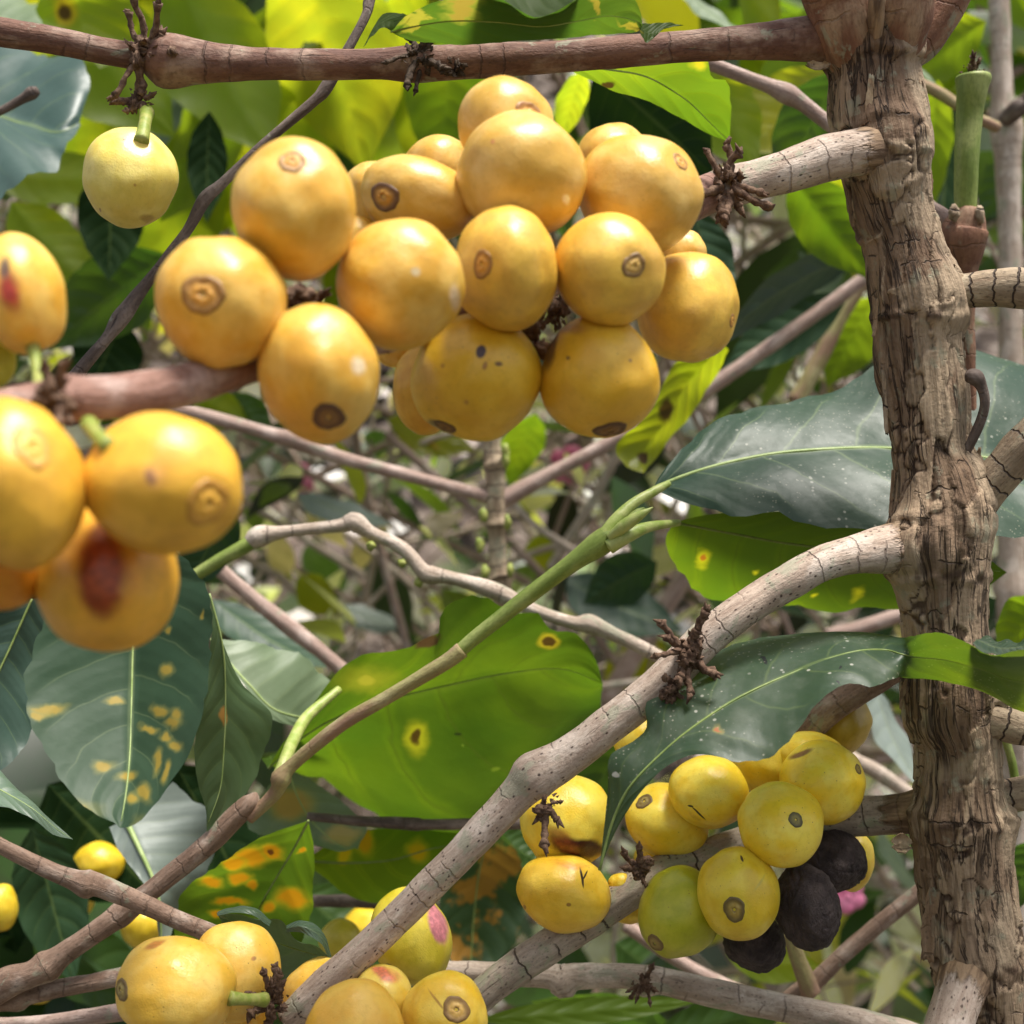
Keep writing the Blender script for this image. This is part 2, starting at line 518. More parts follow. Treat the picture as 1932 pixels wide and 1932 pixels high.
def stem_pts(px_pts, n):
    """px_pts: (px, py, distance, width in photo units) -> 3D points and radii"""
    tmp = []
    for (x, y, d, w) in px_pts:
        p = P(x, y, d)
        tmp.append((p.x, p.y, p.z, w * K * d / 2))
    s = catmull(tmp, n)
    return [Vector(a[:3]) for a in s], [max(1e-5, a[3]) for a in s]


def stem_bm(px_pts, n=60, seg=18, rough=0.05, seed=0.0, nodes=(), step_fn=None):
    pts, rad = stem_pts(px_pts, n)
    for (f, amt, wid) in nodes:                      # swollen joints at a fraction along the stem
        for i in range(len(rad)):
            t = i / (len(rad) - 1)
            rad[i] *= 1 + amt * math.exp(-((t - f) / wid) ** 2)
    bm = bmesh.new()
    add_tube(bm, pts, rad, seg, rough, 260.0, seed)
    return bm


def add_lump(bm, c, r, seed, sub=2, amp=0.45, stretch=(1, 1, 1), freq=1.6):
    uvl = bm.loops.layers.uv.verify()
    g = bmesh.ops.create_icosphere(bm, subdivisions=sub, radius=1.0)
    for v in g['verts']:
        d = v.co.copy()
        k = 1 + amp * noise.noise(d * freq + Vector((seed, seed * 1.7, -seed))) + amp * 0.6 * noise.noise(d * freq * 3 + Vector((seed * 2, 0, 0)))
        v.co = Vector(c) + Vector((d.x * stretch[0], d.y * stretch[1], d.z * stretch[2])) * r * k
    fs = {f for v in g['verts'] for f in v.link_faces}
    for f in fs:
        for lp in f.loops:
            lp[uvl].uv = (lp.vert.co.x, lp.vert.co.z)


def bud_cluster_bm(px, py, d, rpx, seed, stubs=7, dirs=None, core=0.42):
    """dried flower stalks and bracts round a joint"""
    rnd = random.Random(seed)
    bm = bmesh.new()
    c = P(px, py, d)
    R = rpx * K * d * 0.92
    for i in range(6):
        o = Vector((rnd.uniform(-1, 1), rnd.uniform(-1, 0.4), rnd.uniform(-1, 1))) * R * core * 0.6
        add_lump(bm, c + o, R * core * rnd.uniform(0.22, 0.42), seed + i * 3.1, 3, 0.8, (rnd.uniform(.6, 1.5), 1, rnd.uniform(.6, 1.5)), freq=2.2)
    stubs = stubs + 2
    for i in range(stubs):
        if dirs and i < len(dirs):
            a, ln, wd = dirs[i]
        else:
            a, ln, wd = rnd.uniform(0, 360), rnd.uniform(0.55, 1.0), rnd.uniform(0.09, 0.15)
        a = math.radians(a)
        dv = Vector((math.cos(a), rnd.uniform(-0.55, 0.05), math.sin(a))).normalized()
        p = c + dv * R * core * 0.4
        pts = [p]
        cur = dv
        m = 9
        for k in range(m):
            cur = (cur + Vector((rnd.uniform(-1, 1), rnd.uniform(-1, 1), rnd.uniform(-1, 1))) * 0.22).normalized()
            p = p + cur * (ln * R - R * core * 0.4) / m
            pts.append(p)
        rad = []
        for k in range(m + 1):
            f = k / m
            rr = wd * R * (0.74 - 0.26 * f) * rnd.uniform(0.85, 1.15)
            if k % 3 == 0:
                rr *= 1.28
            if k >= m - 1:
                rr *= 1.5
            rad.append(rr)
        add_tube(bm, pts, rad, 10, 0.2, 900.0, seed + i)
        for q in range(2):                            # torn tips
            e = pts[-1] + Vector((rnd.uniform(-1, 1), rnd.uniform(-1, 0.3), rnd.uniform(-1, 1))) * wd * R * 0.9
            add_tube(bm, [pts[-1], (pts[-1] + e) / 2 + dv * wd * R * 0.6, e + dv * wd * R * 1.1],
                     [wd * R * 0.7, wd * R * 0.4, wd * R * 0.1], 6, 0.2, 900.0, seed + q)
    uvl = bm.loops.layers.uv.verify()
    for i in range(16):                               # papery bracts
        o = Vector((rnd.uniform(-1, 1), rnd.uniform(-1, 0.2), rnd.uniform(-1, 1))).normalized()
        b = c + o * R * core * rnd.uniform(0.6, 1.0)
        s = R * rnd.uniform(0.07, 0.17)
        t1 = o.cross(Vector((rnd.uniform(-1, 1), rnd.uniform(-1, 1), rnd.uniform(-1, 1)))).normalized()
        t2 = o.cross(t1)
        vs = [bm.verts.new(b - t1 * s * 0.5), bm.verts.new(b + t1 * s * 0.5),
              bm.verts.new(b + t1 * s * 0.35 + o * s * 0.7 + t2 * s * 0.2), bm.verts.new(b + o * s * 1.3 + t2 * s * 0.7),
              bm.verts.new(b - t1 * s * 0.35 + o * s * 0.7 + t2 * s * 0.25)]
        f = bm.faces.new(vs)
        for lp in f.loops:
            lp[uvl].uv = (lp.vert.co.x, lp.vert.co.z)
    return bm, c


# ------------------------------------------------------------------ fruit
SPHERE = {}


def fruit_k(d, seed, tipdir, basedir, flat, lump, wrinkle):
    """radius factor of the fruit in a direction"""
    k = 1 + lump * noise.noise(d * 1.1 + Vector((seed * 5.1, 0, seed))) + lump * 0.35 * noise.noise(d * 2.6 + Vector((0, seed * 3.3, seed)))
    k -= 0.018 * (abs(d.x * d.z) + abs(d.x * d.y)) * math.sin(seed * 2.4)
    at = d.angle(tipdir)
    k -= flat * math.exp(-(at / 0.5) ** 2)
    k += 0.010 * math.exp(-((at - 0.42) / 0.14) ** 2)
    ab = d.angle(basedir)
    k -= flat * 1.3 * math.exp(-(ab / 0.42) ** 2)
    if wrinkle:
        q = d - tipdir * d.dot(tipdir) * 0.7
        w = noise.noise(q * 4.2 + Vector((seed, seed, 0)) + Vector((1, 1, 1)) * 0.6 * noise.noise(d * 2.5))
        k -= wrinkle * 0.05 * (1 - min(1, abs(w) * 3.2))
        k += wrinkle * 0.03 * noise.noise(d * 5 + Vector((seed, 1, 2)))
    return k


def fruit_mesh(seed, tipdir, basedir, flat=0.05, lump=0.02, wrinkle=0.0, sub=5):
    bm = bmesh.new()
    bmesh.ops.create_icosphere(bm, subdivisions=sub + (1 if wrinkle else 0), radius=1.0)
    for v in bm.verts:
        d = v.co.normalized()
        v.co = d * fruit_k(d, seed, tipdir, basedir, flat, lump, wrinkle)
    me = bpy.data.meshes.new('skin')
    bm.to_mesh(me)
    bm.free()
    me.polygons.foreach_set('use_smooth', [True] * len(me.polygons))
    return me


def calyx_bm(sfun, td, ang, rr, seed):
    """scar at the tip: rings that follow the skin surface sfun(direction) -> (point, normal)"""
    bm = bmesh.new()
    uvl = bm.loops.layers.uv.verify()
    prof = [(0.0, -0.10), (0.1, -0.07), (0.19, 0.05), (0.3, 0.10), (0.42, 0.08), (0.56, 0.015), (0.7, 0.015), (0.84, 0.06),
            (0.95, 0.06), (1.05, 0.01), (1.16, -0.10)]
    ref = Vector((0, 0, 1)) if abs(td.z) < 0.9 else Vector((1, 0, 0))
    a = td.cross(ref).normalized()
    b = td.cross(a)
    seg = 40
    R = ang * rr
    rows = []
    for (q, h) in prof[1:]:
        row = []
        for k in range(seg):
            th = 2 * math.pi * k / seg
            wob = 1 + 0.07 * math.sin(th * 2 + seed) + 0.04 * math.sin(th * 3 + seed * 2) + 0.02 * math.sin(th * 9)
            al = q * ang * wob
            dv = td * math.cos(al) + (a * math.cos(th) + b * math.sin(th)) * math.sin(al)
            p, n = sfun(dv)
            row.append((bm.verts.new(p + n * (h + 0.02 + 0.025 * math.sin(th * 5 + q * 9 + seed)) * R), q))
        rows.append(row)
    p, n = sfun(td)
    ctr = bm.verts.new(p + n * prof[0][1] * R)
    for k in range(seg):
        k2 = (k + 1) % seg
        f = bm.faces.new((ctr, rows[0][k][0], rows[0][k2][0]))
        for lp, q in zip(f.loops, (0, prof[1][0], prof[1][0])):
            lp[uvl].uv = (q, 0)
        for i in range(len(rows) - 1):
            f = bm.faces.new((rows[i][k][0], rows[i + 1][k][0], rows[i + 1][k2][0], rows[i][k2][0]))
            for lp, q in zip(f.loops, (rows[i][k][1], rows[i + 1][k][1], rows[i + 1][k][1], rows[i][k][1])):
                lp[uvl].uv = (q, 0)
    bmesh.ops.recalc_face_normals(bm, faces=bm.faces[:])
    return bm


NCH = [0]


def cherry(label, group, cx, cy, d, rx, ry, ca, cb, rot=0.0, tip=None, disc=0.24, disccol=None, marks=(), stalk=None,
           rough=0.34, specks=0.5, sss=0.45, lump=0.075, wrinkle=0.0, flat=0.05, ydep=None, cat='coffee cherry', name='coffee_cherry'):
    """tip: where the scar sits in the photo, or ('away', angle) when it faces away; marks: px,py,rx,ry,angle,colour,soft,amount"""
    NCH[0] += 1
    seed = NCH[0]
    c = P(cx, cy, d)
    sx, sz = rx * K * d * 1.03, ry * K * d * 1.03
    sy = (ydep or (rx + ry) / 2) * K * d * 1.03
    root = empty(name, c)
    tag(root, label, cat, group)
    a = math.radians(rot)

    Rm = Matrix.Rotation(a, 3, 'Y')
    Ri = Rm.transposed()

    def unit(px, py):                           # photo point -> direction on the unit sphere of the near side
        o = Ri @ (Vector((0, 0, CAMZ)) - c)
        dv = Ri @ (P(px, py, 1.0) - Vector((0, 0, CAMZ)))
        o = Vector((o.x / sx, o.y / sy, o.z / sz))
        dv = Vector((dv.x / sx, dv.y / sy, dv.z / sz))
        A, B, Cc = dv.dot(dv), 2 * o.dot(dv), o.dot(o) - 1
        disc_ = B * B - 4 * A * Cc
        tt = (-B - math.sqrt(disc_)) / (2 * A) if disc_ > 0 else -B / (2 * A)
        return (o + dv * tt).normalized()
    if tip is None:
        td = Vector((math.cos(seed), 0.9, math.sin(seed))).normalized()
    else:
        td = unit(*tip)
    if stalk:
        bd = unit(stalk[0][0], stalk[0][1])
    else:
        bd = -td
    me = fruit_mesh(seed, td, bd, flat, lump, wrinkle)
    mk = []
    for (px, py, mrx, mry, ang, mc, soft, amt) in marks:
        uu = unit(px, py)
        mk.append((uu.x, uu.z, mrx / rx, mry / ry, ang - rot, mc, soft, amt))
    m = mat_cherry('cherry_skin', ca, cb, mk, rough, specks, sss, seed, wrinkle)
    me.materials.append(m)
    o = bpy.data.objects.new('skin', me)
    COL.objects.link(o)
    o.parent = root
    o.scale = (sx, sy, sz)
    o.rotation_euler = (0, a, 0)

    def surf(dirv, k=1.0):
        p = Vector((dirv.x * sx, dirv.y * sy, dirv.z * sz)) * k
        nn = Vector((dirv.x / sx, dirv.y / sy, dirv.z / sz)).normalized()
        return c + Rm @ p, (Rm @ nn).normalized()
    if tip is not None and disc:
        rr = (sx + sy + sz) / 3
        ring, mid, pit = disccol or ((0.2, 0.10, 0.03), (0.5, 0.24, 0.04), (0.12, 0.05, 0.015))
        sf = lambda dv: surf(dv, fruit_k(dv, seed, td, bd, flat, lump, wrinkle))
        link('calyx_scar', calyx_bm(sf, td, disc, rr, seed), mat_calyx('calyx', ring, mid, pit), root, sf(td)[0])
    if stalk:
        p, n = surf(bd, 0.93)
        e = P(*stalk[1])
        w = stalk[2] * K * d / 2
        pts = [p, (p + e) / 2 + n * (e - p).length * 0.06, e]
        s = catmull([tuple(x) for x in pts], 14)
        bm = bmesh.new()
        add_tube(bm, [Vector(x) for x in s], [w * (1.12 - 0.25 * math.sin(math.pi * i / 13)) for i in range(14)], 14, 0.05, 500.0, seed)
        link('stalk', bm, M['stalk'], root, p)
    return root


# ------------------------------------------------------------------ leaves
def add_leaf(bm, Ls, Ms, Rs, n=44, m=9, arch=0.06, wave=0.05, seed=0.0, wfreq=3.0, uni=False):
    """Ls, Ms, Rs: edge, midrib, edge as lists of Vectors"""
    uvl = bm.loops.layers.uv.verify()
    cf = catmull_u if uni else catmull
    A, B, C = ([Vector(x) for x in cf([tuple(v) for v in E], n)] for E in (Ls, Ms, Rs))
    rows = []
    for i in range(n):
        t = i / (n - 1)
        for E in (A, C):
            wd_ = (E[i] - B[i])
            E[i] = E[i] + wd_ * (0.05 * noise.noise(E[i] * 330 + Vector((seed, 0, 0))) + 0.03 * noise.noise(E[i] * 900))
        tan = B[min(n - 1, i + 1)] - B[max(0, i - 1)]
        nrm = (C[i] - A[i]).cross(tan)
        nrm = nrm.normalized() if nrm.length > 1e-12 else Vector((0, 0, 1))
        row = []
        for k in range(-m, m + 1):
            e = A[i] if k < 0 else C[i]
            f = abs(k) / m
            wv = (e - B[i])
            p = B[i] + wv * f
            wl = wv.length
            p = p + nrm * (arch * wl * math.sin(math.pi * f * 0.9) +
                           wave * wl * f * f * math.sin(t * wfreq * 6.28 + (1.7 if k < 0 else 0.2) + seed) +
                           0.02 * wl * noise.noise(p * 120 + Vector((seed, 0, 0))))
            row.append((bm.verts.new(p), t, k / m * 0.5 + 0.5))
        rows.append(row)
    for i in range(n - 1):
        for k in range(2 * m):
            q = (rows[i][k], rows[i + 1][k], rows[i + 1][k + 1], rows[i][k + 1])
            f = bm.faces.new([z[0] for z in q])
            for lp, z in zip(f.loops, q):
                lp[uvl].uv = (z[1], z[2])
    return B


def leaf_px(label, L, Mi, R, mat, group=None, midrib=True, petiole=None, rib=8.0, ribmat='midrib', cat='leaf', arch=0.06, wave=0.05,
            seed=0.0, n=48, extra=(), uni=False):
    """hand-outlined leaf; every outline point has its own distance"""
    org = P(*Mi[0])
    root = empty('coffee_leaf', org)
    tag(root, label, cat, group)
    bm = bmesh.new()
    B = add_leaf(bm, [P(*p) for p in L], [P(*p) for p in Mi], [P(*p) for p in R], n, 9, arch, wave, seed, 3.0, uni)
    for (l2, m2, r2) in extra:
        add_leaf(bm, [P(*p) for p in l2], [P(*p) for p in m2], [P(*p) for p in r2], 24, 5, 0.03, 0.03, seed)
    mt = mat(org) if callable(mat) else mat
    link('blade', bm, mt, root, org)
    if midrib:
        bm = bmesh.new()
        rr = rib * K * Mi[0][2] / 2
        add_tube(bm, B[:-1], [rr * (1 - 0.8 * i / len(B)) for i in range(len(B) - 1)], 8, 0.0, 100, seed)
        link('midrib', bm, M[ribmat], root, org)
    if petiole:
        link('petiole', stem_bm(petiole, 24, 12, 0.04, seed), M['petiole'], root, org)
    return root


def simple_leaf_pts(b, t, hw, roll, bend, n=9, tipf=0.9):
    """b, t: (px,py,d) of base and tip; hw half width in photo units; roll turns the blade about its midrib (degrees)"""
    B, T = P(*b), P(*t)
    ax = (T - B)
    L = ax.length
    ax.normalize()
    view = Vector((0, 1, 0))
    side = ax.cross(view).normalized()
    dep = side.cross(ax).normalized()
    r = math.radians(roll)
    across = side * math.cos(r) + dep * math.sin(r)
    nrm = across.cross(ax)
    w = hw * K * (b[2] + t[2]) / 2
    A, Mm, C = [], [], []
    for i in range(n):
        f = i / (n - 1)
        p = B + ax * L * f + nrm * bend * L * math.sin(math.pi * f)
        ww = w * (max(0.0, math.sin(math.pi * f ** 0.85)) ** tipf) if 0 < i < n - 1 else 0.0
        if f > 0.8:
            ww *= 0.85
        A.append(p - across * ww)
        Mm.append(p)
        C.append(p + across * ww)
    return A, Mm, C


def bleaf(label, b, t, hw, roll, mat, bend=0.08, group=None, seed=None, midrib=False, n=26, arch=0.1, wave=0.06):
    seed = random.uniform(0, 50) if seed is None else seed
    tl = {'leaf_backlit': .8, 'leaf_yellow': .8, 'leaf_backlit2': .7, 'leaf_mid': .3, 'leaf_rusty': .4, 'leaf_gloss': -.6, 'leaf_pale': -.8, 'leaf_greyback': -.7}.get(mat, 0.0)
    dz = tl * (t[1] - b[1]) * K * (b[2] + t[2]) / 2      # underside leaves lean back, glossy ones lean forward
    b = (b[0], b[1], b[2] - dz / 2)
    t = (t[0], t[1], t[2] + dz / 2)
    A, Mm, C = simple_leaf_pts(b, t, hw, roll, bend)
    bm = bmesh.new()
    B = add_leaf(bm, A, Mm, C, n, 6, arch, wave, seed)
    org = P(*b)
    o = link('coffee_leaf', bm, M[mat] if isinstance(mat, str) else mat, None, org)
    tag(o, label, 'leaf', group)
    if midrib:
        bm = bmesh.new()
        rr = 0.0007
        add_tube(bm, B[:-1], [rr * (1 - 0.7 * i / len(B)) for i in range(len(B) - 1)], 6, 0.0)
        link('midrib', bm, M['midrib'], o, org)
    return o


def twig(label, px_pts, mat, group=None, n=70, seg=16, rough=0.06, nodes=(), clusters=(), name='twig', seed=0.0, cat='twig'):
    org = P(*px_pts[0][:3])
    o = link(name, stem_bm(px_pts, n, seg, rough, seed, nodes), M[mat], None, org)
    if label:
        tag(o, label, cat, group)
    for cl in clusters:
        bm, c = bud_cluster_bm(*cl[0], **cl[1])
        link('bud_cluster', bm, M['bud'], o, c)
    return o


# ------------------------------------------------------------------ shared materials
M = {}
M['stalk'] = mat_plain('stalk_green', (0.20, 0.26, 0.035), (0.33, 0.34, 0.09), 500, 0.5)
M['petiole'] = mat_plain('petiole_green', (0.24, 0.32, 0.06), (0.38, 0.42, 0.14), 400, 0.45)
M['midrib'] = mat_plain('midrib_green', (0.24, 0.33, 0.10), (0.34, 0.42, 0.17), 300, 0.45)
M['ribdark'] = mat_plain('midrib_dull', (0.14, 0.2, 0.05), (0.22, 0.28, 0.08), 300, 0.45)
M['bud'] = mat_plain('dried_buds', (0.075, 0.042, 0.028), (0.19, 0.12, 0.08), 900, 0.85, 0.8, 0.0006, spec=0.2)
M['buddark'] = mat_plain('mouldy_buds', (0.03, 0.02, 0.015), (0.10, 0.07, 0.05), 900, 0.85, 0.8, 0.0006, spec=0.2)
M['trunk'] = mat_trunk('trunk_bark')
M['flake'] = mat_bark('peeling_bark', (0.22, 0.135, 0.078), (0.36, 0.245, 0.145), (0.06, 0.035, 0.022), (0.44, 0.33, 0.21), 0.5, 0.4, 0.2, seed=3)
M['pale'] = mat_bark('pale_bark', (0.36, 0.265, 0.205), (0.50, 0.395, 0.315), (0.06, 0.035, 0.028), (0.62, 0.52, 0.44), 0.95, 0.4, 0.3,
                     (0.30, 0.31, 0.22), seed=1, crack=0.35, base=.0195)
M['pale2'] = mat_bark('grey_bark', (0.26, 0.205, 0.155), (0.40, 0.33, 0.26), (0.06, 0.04, 0.03), (0.45, 0.39, 0.31), 0.7, 0.9, 0.6,
                      (0.25, 0.27, 0.17), seed=2, crack=0.4, base=.0085)
M['red'] = mat_bark('reddish_bark', (0.115, 0.052, 0.036), (0.2, 0.1, 0.066), (0.03, 0.016, 0.012), (0.33, 0.225, 0.17), 0.35, 0.35, 0.05,
                    seed=4, crack=0.6)
M['shoot'] = mat_bark('shoot_bark', (0.165, 0.073, 0.043), (0.26, 0.13, 0.076), (0.035, 0.02, 0.014), (0.35, 0.235, 0.15), 0.3, 0.25, 0.05,
                      seed=5, crack=0.7)
M['near'] = mat_bark('near_bark', (0.22, 0.115, 0.085), (0.33, 0.19, 0.15), (0.09, 0.05, 0.04), (0.45, 0.33, 0.29), 0.25, 0.2, 0.0,
                     seed=6, crack=0.3)
M['twig'] = mat_bark('twig_bark', (0.075, 0.052, 0.042), (0.15, 0.11, 0.09), (0.02, 0.013, 0.012), (0.25, 0.195, 0.165), 0.4, 0.2, 0.1,
                     seed=7, crack=0.7)
M['brown'] = mat_bark('brown_twig', (0.18, 0.11, 0.075), (0.30, 0.2, 0.145), (0.06, 0.04, 0.03), (0.43, 0.34, 0.28), 0.5, 0.3, 0.15,
                      seed=8, crack=0.7)
M['white'] = mat_bark('whitish_bark', (0.34, 0.26, 0.2), (0.5, 0.405, 0.33), (0.07, 0.045, 0.035), (0.63, 0.54, 0.46), 0.5, 0.5, 0.3,
                      seed=9, crack=0.4)
M['pink'] = mat_bark('pinkish_twig', (0.27, 0.18, 0.145), (0.39, 0.28, 0.235), (0.08, 0.05, 0.04), (0.5, 0.39, 0.34), 0.3, 0.2, 0.1,
                     seed=10, crack=0.4)
M['cork'] = mat_bark('corky_bark', (0.24, 0.17, 0.11), (0.39, 0.3, 0.2), (0.055, 0.035, 0.025), (0.47, 0.39, 0.27), 0.5, 1.0, 0.2,
                     seed=11, crack=0.95, bstr=1.0, rg=0.3)
M['greenstem'] = mat_bark('green_stem', (0.15, 0.21, 0.035), (0.23, 0.29, 0.065), (0.07, 0.09, 0.02), (0.31, 0.35, 0.11), 0.15, 0.0, 0.0,
                          rough=0.5, seed=12, crack=0.25, bstr=0.35)
M['halfgreen'] = mat_bark('greenish_twig', (0.27, 0.22, 0.09), (0.36, 0.33, 0.14), (0.1, 0.06, 0.03), (0.43, 0.38, 0.2), 0.3, 0.1, 0.0,
                          seed=13, crack=0.4, green=((0.28, 0.17, 0.11), 0.52))

LF = dict(
    backlit=dict(c1=(0.09, 0.15, 0.012), c2=(0.15, 0.2, 0.015), tr=(0.78, 0.84, 0.02), tw=0.7, rough=0.5, spec=.3, bumpy=.5, vein=0.2),
    backlit2=dict(c1=(0.06, 0.12, 0.012), c2=(0.11, 0.17, 0.015), tr=(0.42, 0.56, 0.012), tw=0.62, rough=0.5, spec=.3, bumpy=.6, vein=0.2),
    yellow=dict(c1=(0.2, 0.22, 0.012), c2=(0.3, 0.27, 0.015), tr=(0.9, 0.82, 0.02), tw=0.68, rough=0.42, vein=0.2, rust=0.2),
    mid=dict(c1=(0.035, 0.08, 0.016), c2=(0.06, 0.12, 0.02), tr=(0.16, 0.28, 0.012), tw=0.42, rough=0.36, vein=0.3),
    dark=dict(c1=(0.016, 0.045, 0.018), c2=(0.03, 0.066, 0.026), tr=(0.05, 0.10, 0.008), tw=0.22, rough=0.42, spec=.25, vein=0.25),
    darkest=dict(c1=(0.010, 0.028, 0.008), c2=(0.017, 0.04, 0.010), tr=(0.03, 0.06, 0.005), tw=0.25, rough=0.6, spec=0.08, vein=0.2),
    gloss=dict(c1=(0.022, 0.05, 0.03), c2=(0.04, 0.075, 0.045), tr=(0.05, 0.1, 0.02), tw=0.12, rough=0.5, spec=0.36, bumpy=.8, vein=0.3),
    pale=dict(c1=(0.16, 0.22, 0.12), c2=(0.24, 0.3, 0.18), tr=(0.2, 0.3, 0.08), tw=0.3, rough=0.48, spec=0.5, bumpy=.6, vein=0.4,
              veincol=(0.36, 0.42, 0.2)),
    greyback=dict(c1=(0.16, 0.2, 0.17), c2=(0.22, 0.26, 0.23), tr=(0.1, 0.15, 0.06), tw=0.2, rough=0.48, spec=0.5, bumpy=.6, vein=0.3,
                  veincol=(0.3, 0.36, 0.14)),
    rusty=dict(c1=(0.05, 0.09, 0.015), c2=(0.09, 0.12, 0.02), tr=(0.26, 0.34, 0.01), tw=0.5, rough=0.45, vein=0.2, rust=0.75,
               rustcol=(0.5, 0.22, 0.015)),
)
for i, (k, v) in enumerate(LF.items()):
    M['leaf_' + k] = mat_leaf('leaf_' + k, seed=i * 1.3, **v)

# ================================================================== the coffee tree: trunk, branches, buds, peeling bark
tree = empty('coffee_tree', P(1790, 1932, 0.27))
tag(tree, 'coffee tree with peeling cracked brown trunk and pale side branches', 'coffee tree')


def h3(v, s=0.0):
    return (math.sin(v.x * 12.9898 + v.y * 78.233 + v.z * 37.719 + s) * 43758.5453) % 1.0


def sstep(x, a, b):
    t = min(1.0, max(0.0, (x - a) / (b - a)))
    return t * t * (3 - 2 * t)


COLLARS = [(P(1650, 120, .27).z, 0.0011), (P(1730, 602, .27).z, 0.0007), (P(1775, 1085, .27).z, 0.0008), (P(1815, 1540, .27).z, 0.0009),
           (P(1690, 300, .27).z, 0.0005), (P(1820, 1800, .27).z, 0.0006)]


KNOTS = [(P(1676, 286, .2625), .0058, 1.0), (P(1716, 1034, .2625), .0056, 1.0), (P(1790, 552, .2635), .0046, .45), (P(1838, 945, .264), .0048, .5),
         (P(1812, 1348, .2635), .0052, .4), (P(1745, 1530, .2645), .005, .35), (P(1830, 1815, .2605), .0062, .8)]


def trunk_disp(th, L, p, dirv, r):
    q = p + dirv * r
    wx = noise.noise(q * 90) * 0.35
    v = Vector((q.x * 150 + wx, q.y * 150, q.z * 34 + wx * 0.9 + 0.55 * noise.noise(q * 160) + 0.3 * noise.noise(q * 420)))
    ds, ps = noise.voronoi(v)
    e = ds[1] - ds[0]
    hid, hid2 = h3(ps[0]), h3(ps[0], 1.7)
    fibre = noise.noise(Vector((q.x * 700, q.y * 700, q.z * 45)))
    fibre2 = noise.noise(Vector((q.x * 1500, q.y * 1500, q.z * 120 + 9)))
    crack = (1 - sstep(e, 0.0, 0.075 + 0.05 * noise.noise(q * 120))) * sstep(noise.noise(q * 100 + Vector((7, 7, 0))), -0.35, 0.1)
    # right flank is paler, with flatter plates and ropey fibre relief
    flank = sstep(dirv.x, 0.25, 0.75) * sstep(noise.noise(Vector((0, 0, p.z * 30 + 2))), -0.25, 0.2)
    lost = sstep(e, 0.0, 0.05) if hid < 0.2 else 0.0
    dr = (hid2 - 0.35) * 0.0009 - crack * 0.0006 - lost * 0.0004 + fibre * 0.0006 * (0.5 + lost) + fibre2 * 0.00028
    dr += noise.noise(q * 55) * 0.0012
    dr = dr * (1 - 0.45 * flank) + flank * (fibre * 0.0007)
    inner = max(crack * 0.85, lost * (0.3 + 0.45 * fibre), sstep(-fibre, 0.25, 0.6) * 0.55)
    skin = sstep(noise.noise(q * 70 + Vector((4, 0, 0))), -0.05, 0.35) * (1 - lost)
    for (cz, am) in COLLARS:
        g = math.exp(-((q.z - cz + 0.001 * noise.noise(q * 200)) / 0.0014) ** 2)
        dr += am * g * (0.4 + noise.noise(q * 420) * 1.6)
        inner = max(inner, g * 0.75 * sstep(noise.noise(q * 300 + Vector((0, 0, 5))), -0.3, 0.1))
    inner *= (1 - 0.6 * flank)
    for (kc, kr, kw) in KNOTS:
        dk = (q - kc).length + 0.0007 * noise.noise(q * 260)
        if dk < 0.02:
            dr += kw * (0.0030 * math.exp(-(dk / (kr * 1.2)) ** 2) + 0.0010 * math.exp(-(dk / (kr * 2.0)) ** 2)) + kw * 0.0006 * math.exp(-((dk - kr * 1.25) / 0.0011) ** 2)
    skin = max(skin, flank)
    return dr, (hid2, inner, skin)


TR = [(1640, 40, .27, 176), (1645, 75, .27, 192), (1647, 108, .27, 186), (1648, 138, .27, 162), (1655, 210, .27, 170), (1665, 270, .27, 165),
      (1668, 330, .27, 154), (1680, 400, .27, 152), (1697, 450, .27, 146), (1711, 500, .27, 150), (1722, 545, .27, 162),
      (1732, 600, .27, 166), (1733, 644, .27, 158), (1745, 744, .27, 156), (1752, 844, .27, 148), (1764, 900, .27, 160),
      (1775, 980, .27, 178), (1772, 1030, .27, 184), (1776, 1080, .27, 170), (1778, 1130, .27, 162), (1782, 1190, .27, 154),
      (1790, 1290, .27, 174), (1792, 1350, .27, 160), (1808, 1400, .27, 152), (1815, 1488, .27, 160), (1816, 1545, .27, 184),
      (1818, 1620, .27, 166), (1823, 1680, .27, 164), (1833, 1750, .27, 168), (1845, 1800, .27, 172), (1866, 1932, .27, 165),
      (1872, 2010, .27, 168), (1880, 2200, .27, 176), (1890, 2500, .27, 186)]
TRN = 640
pts, rad = stem_pts(TR, TRN)
bm = bmesh.new()
att = bm.verts.layers.float_color.new('bark')
add_tube(bm, pts, rad, 170, 0.0, 1, 0, True, trunk_disp, att)
trunk = link('trunk', bm, M['trunk'], tree, P(1790, 1932, .27))


def branch(px_pts, mat, n=90, seg=24, rough=0.05, nodes=(), clusters=(), seed=0.0, label=None, name='branch', parent=None):
    org = P(*px_pts[0][:3])
    o = link(name, stem_bm(px_pts, n, seg, rough, seed, nodes), M[mat], parent or tree, org)
    if label:
        o['label'] = label
    for cl in clusters:
        bm, c = bud_cluster_bm(*cl[0], **cl[1])
        link('bud_cluster', bm, M[cl[2] if len(cl) > 2 else 'bud'], o, c)
    return o


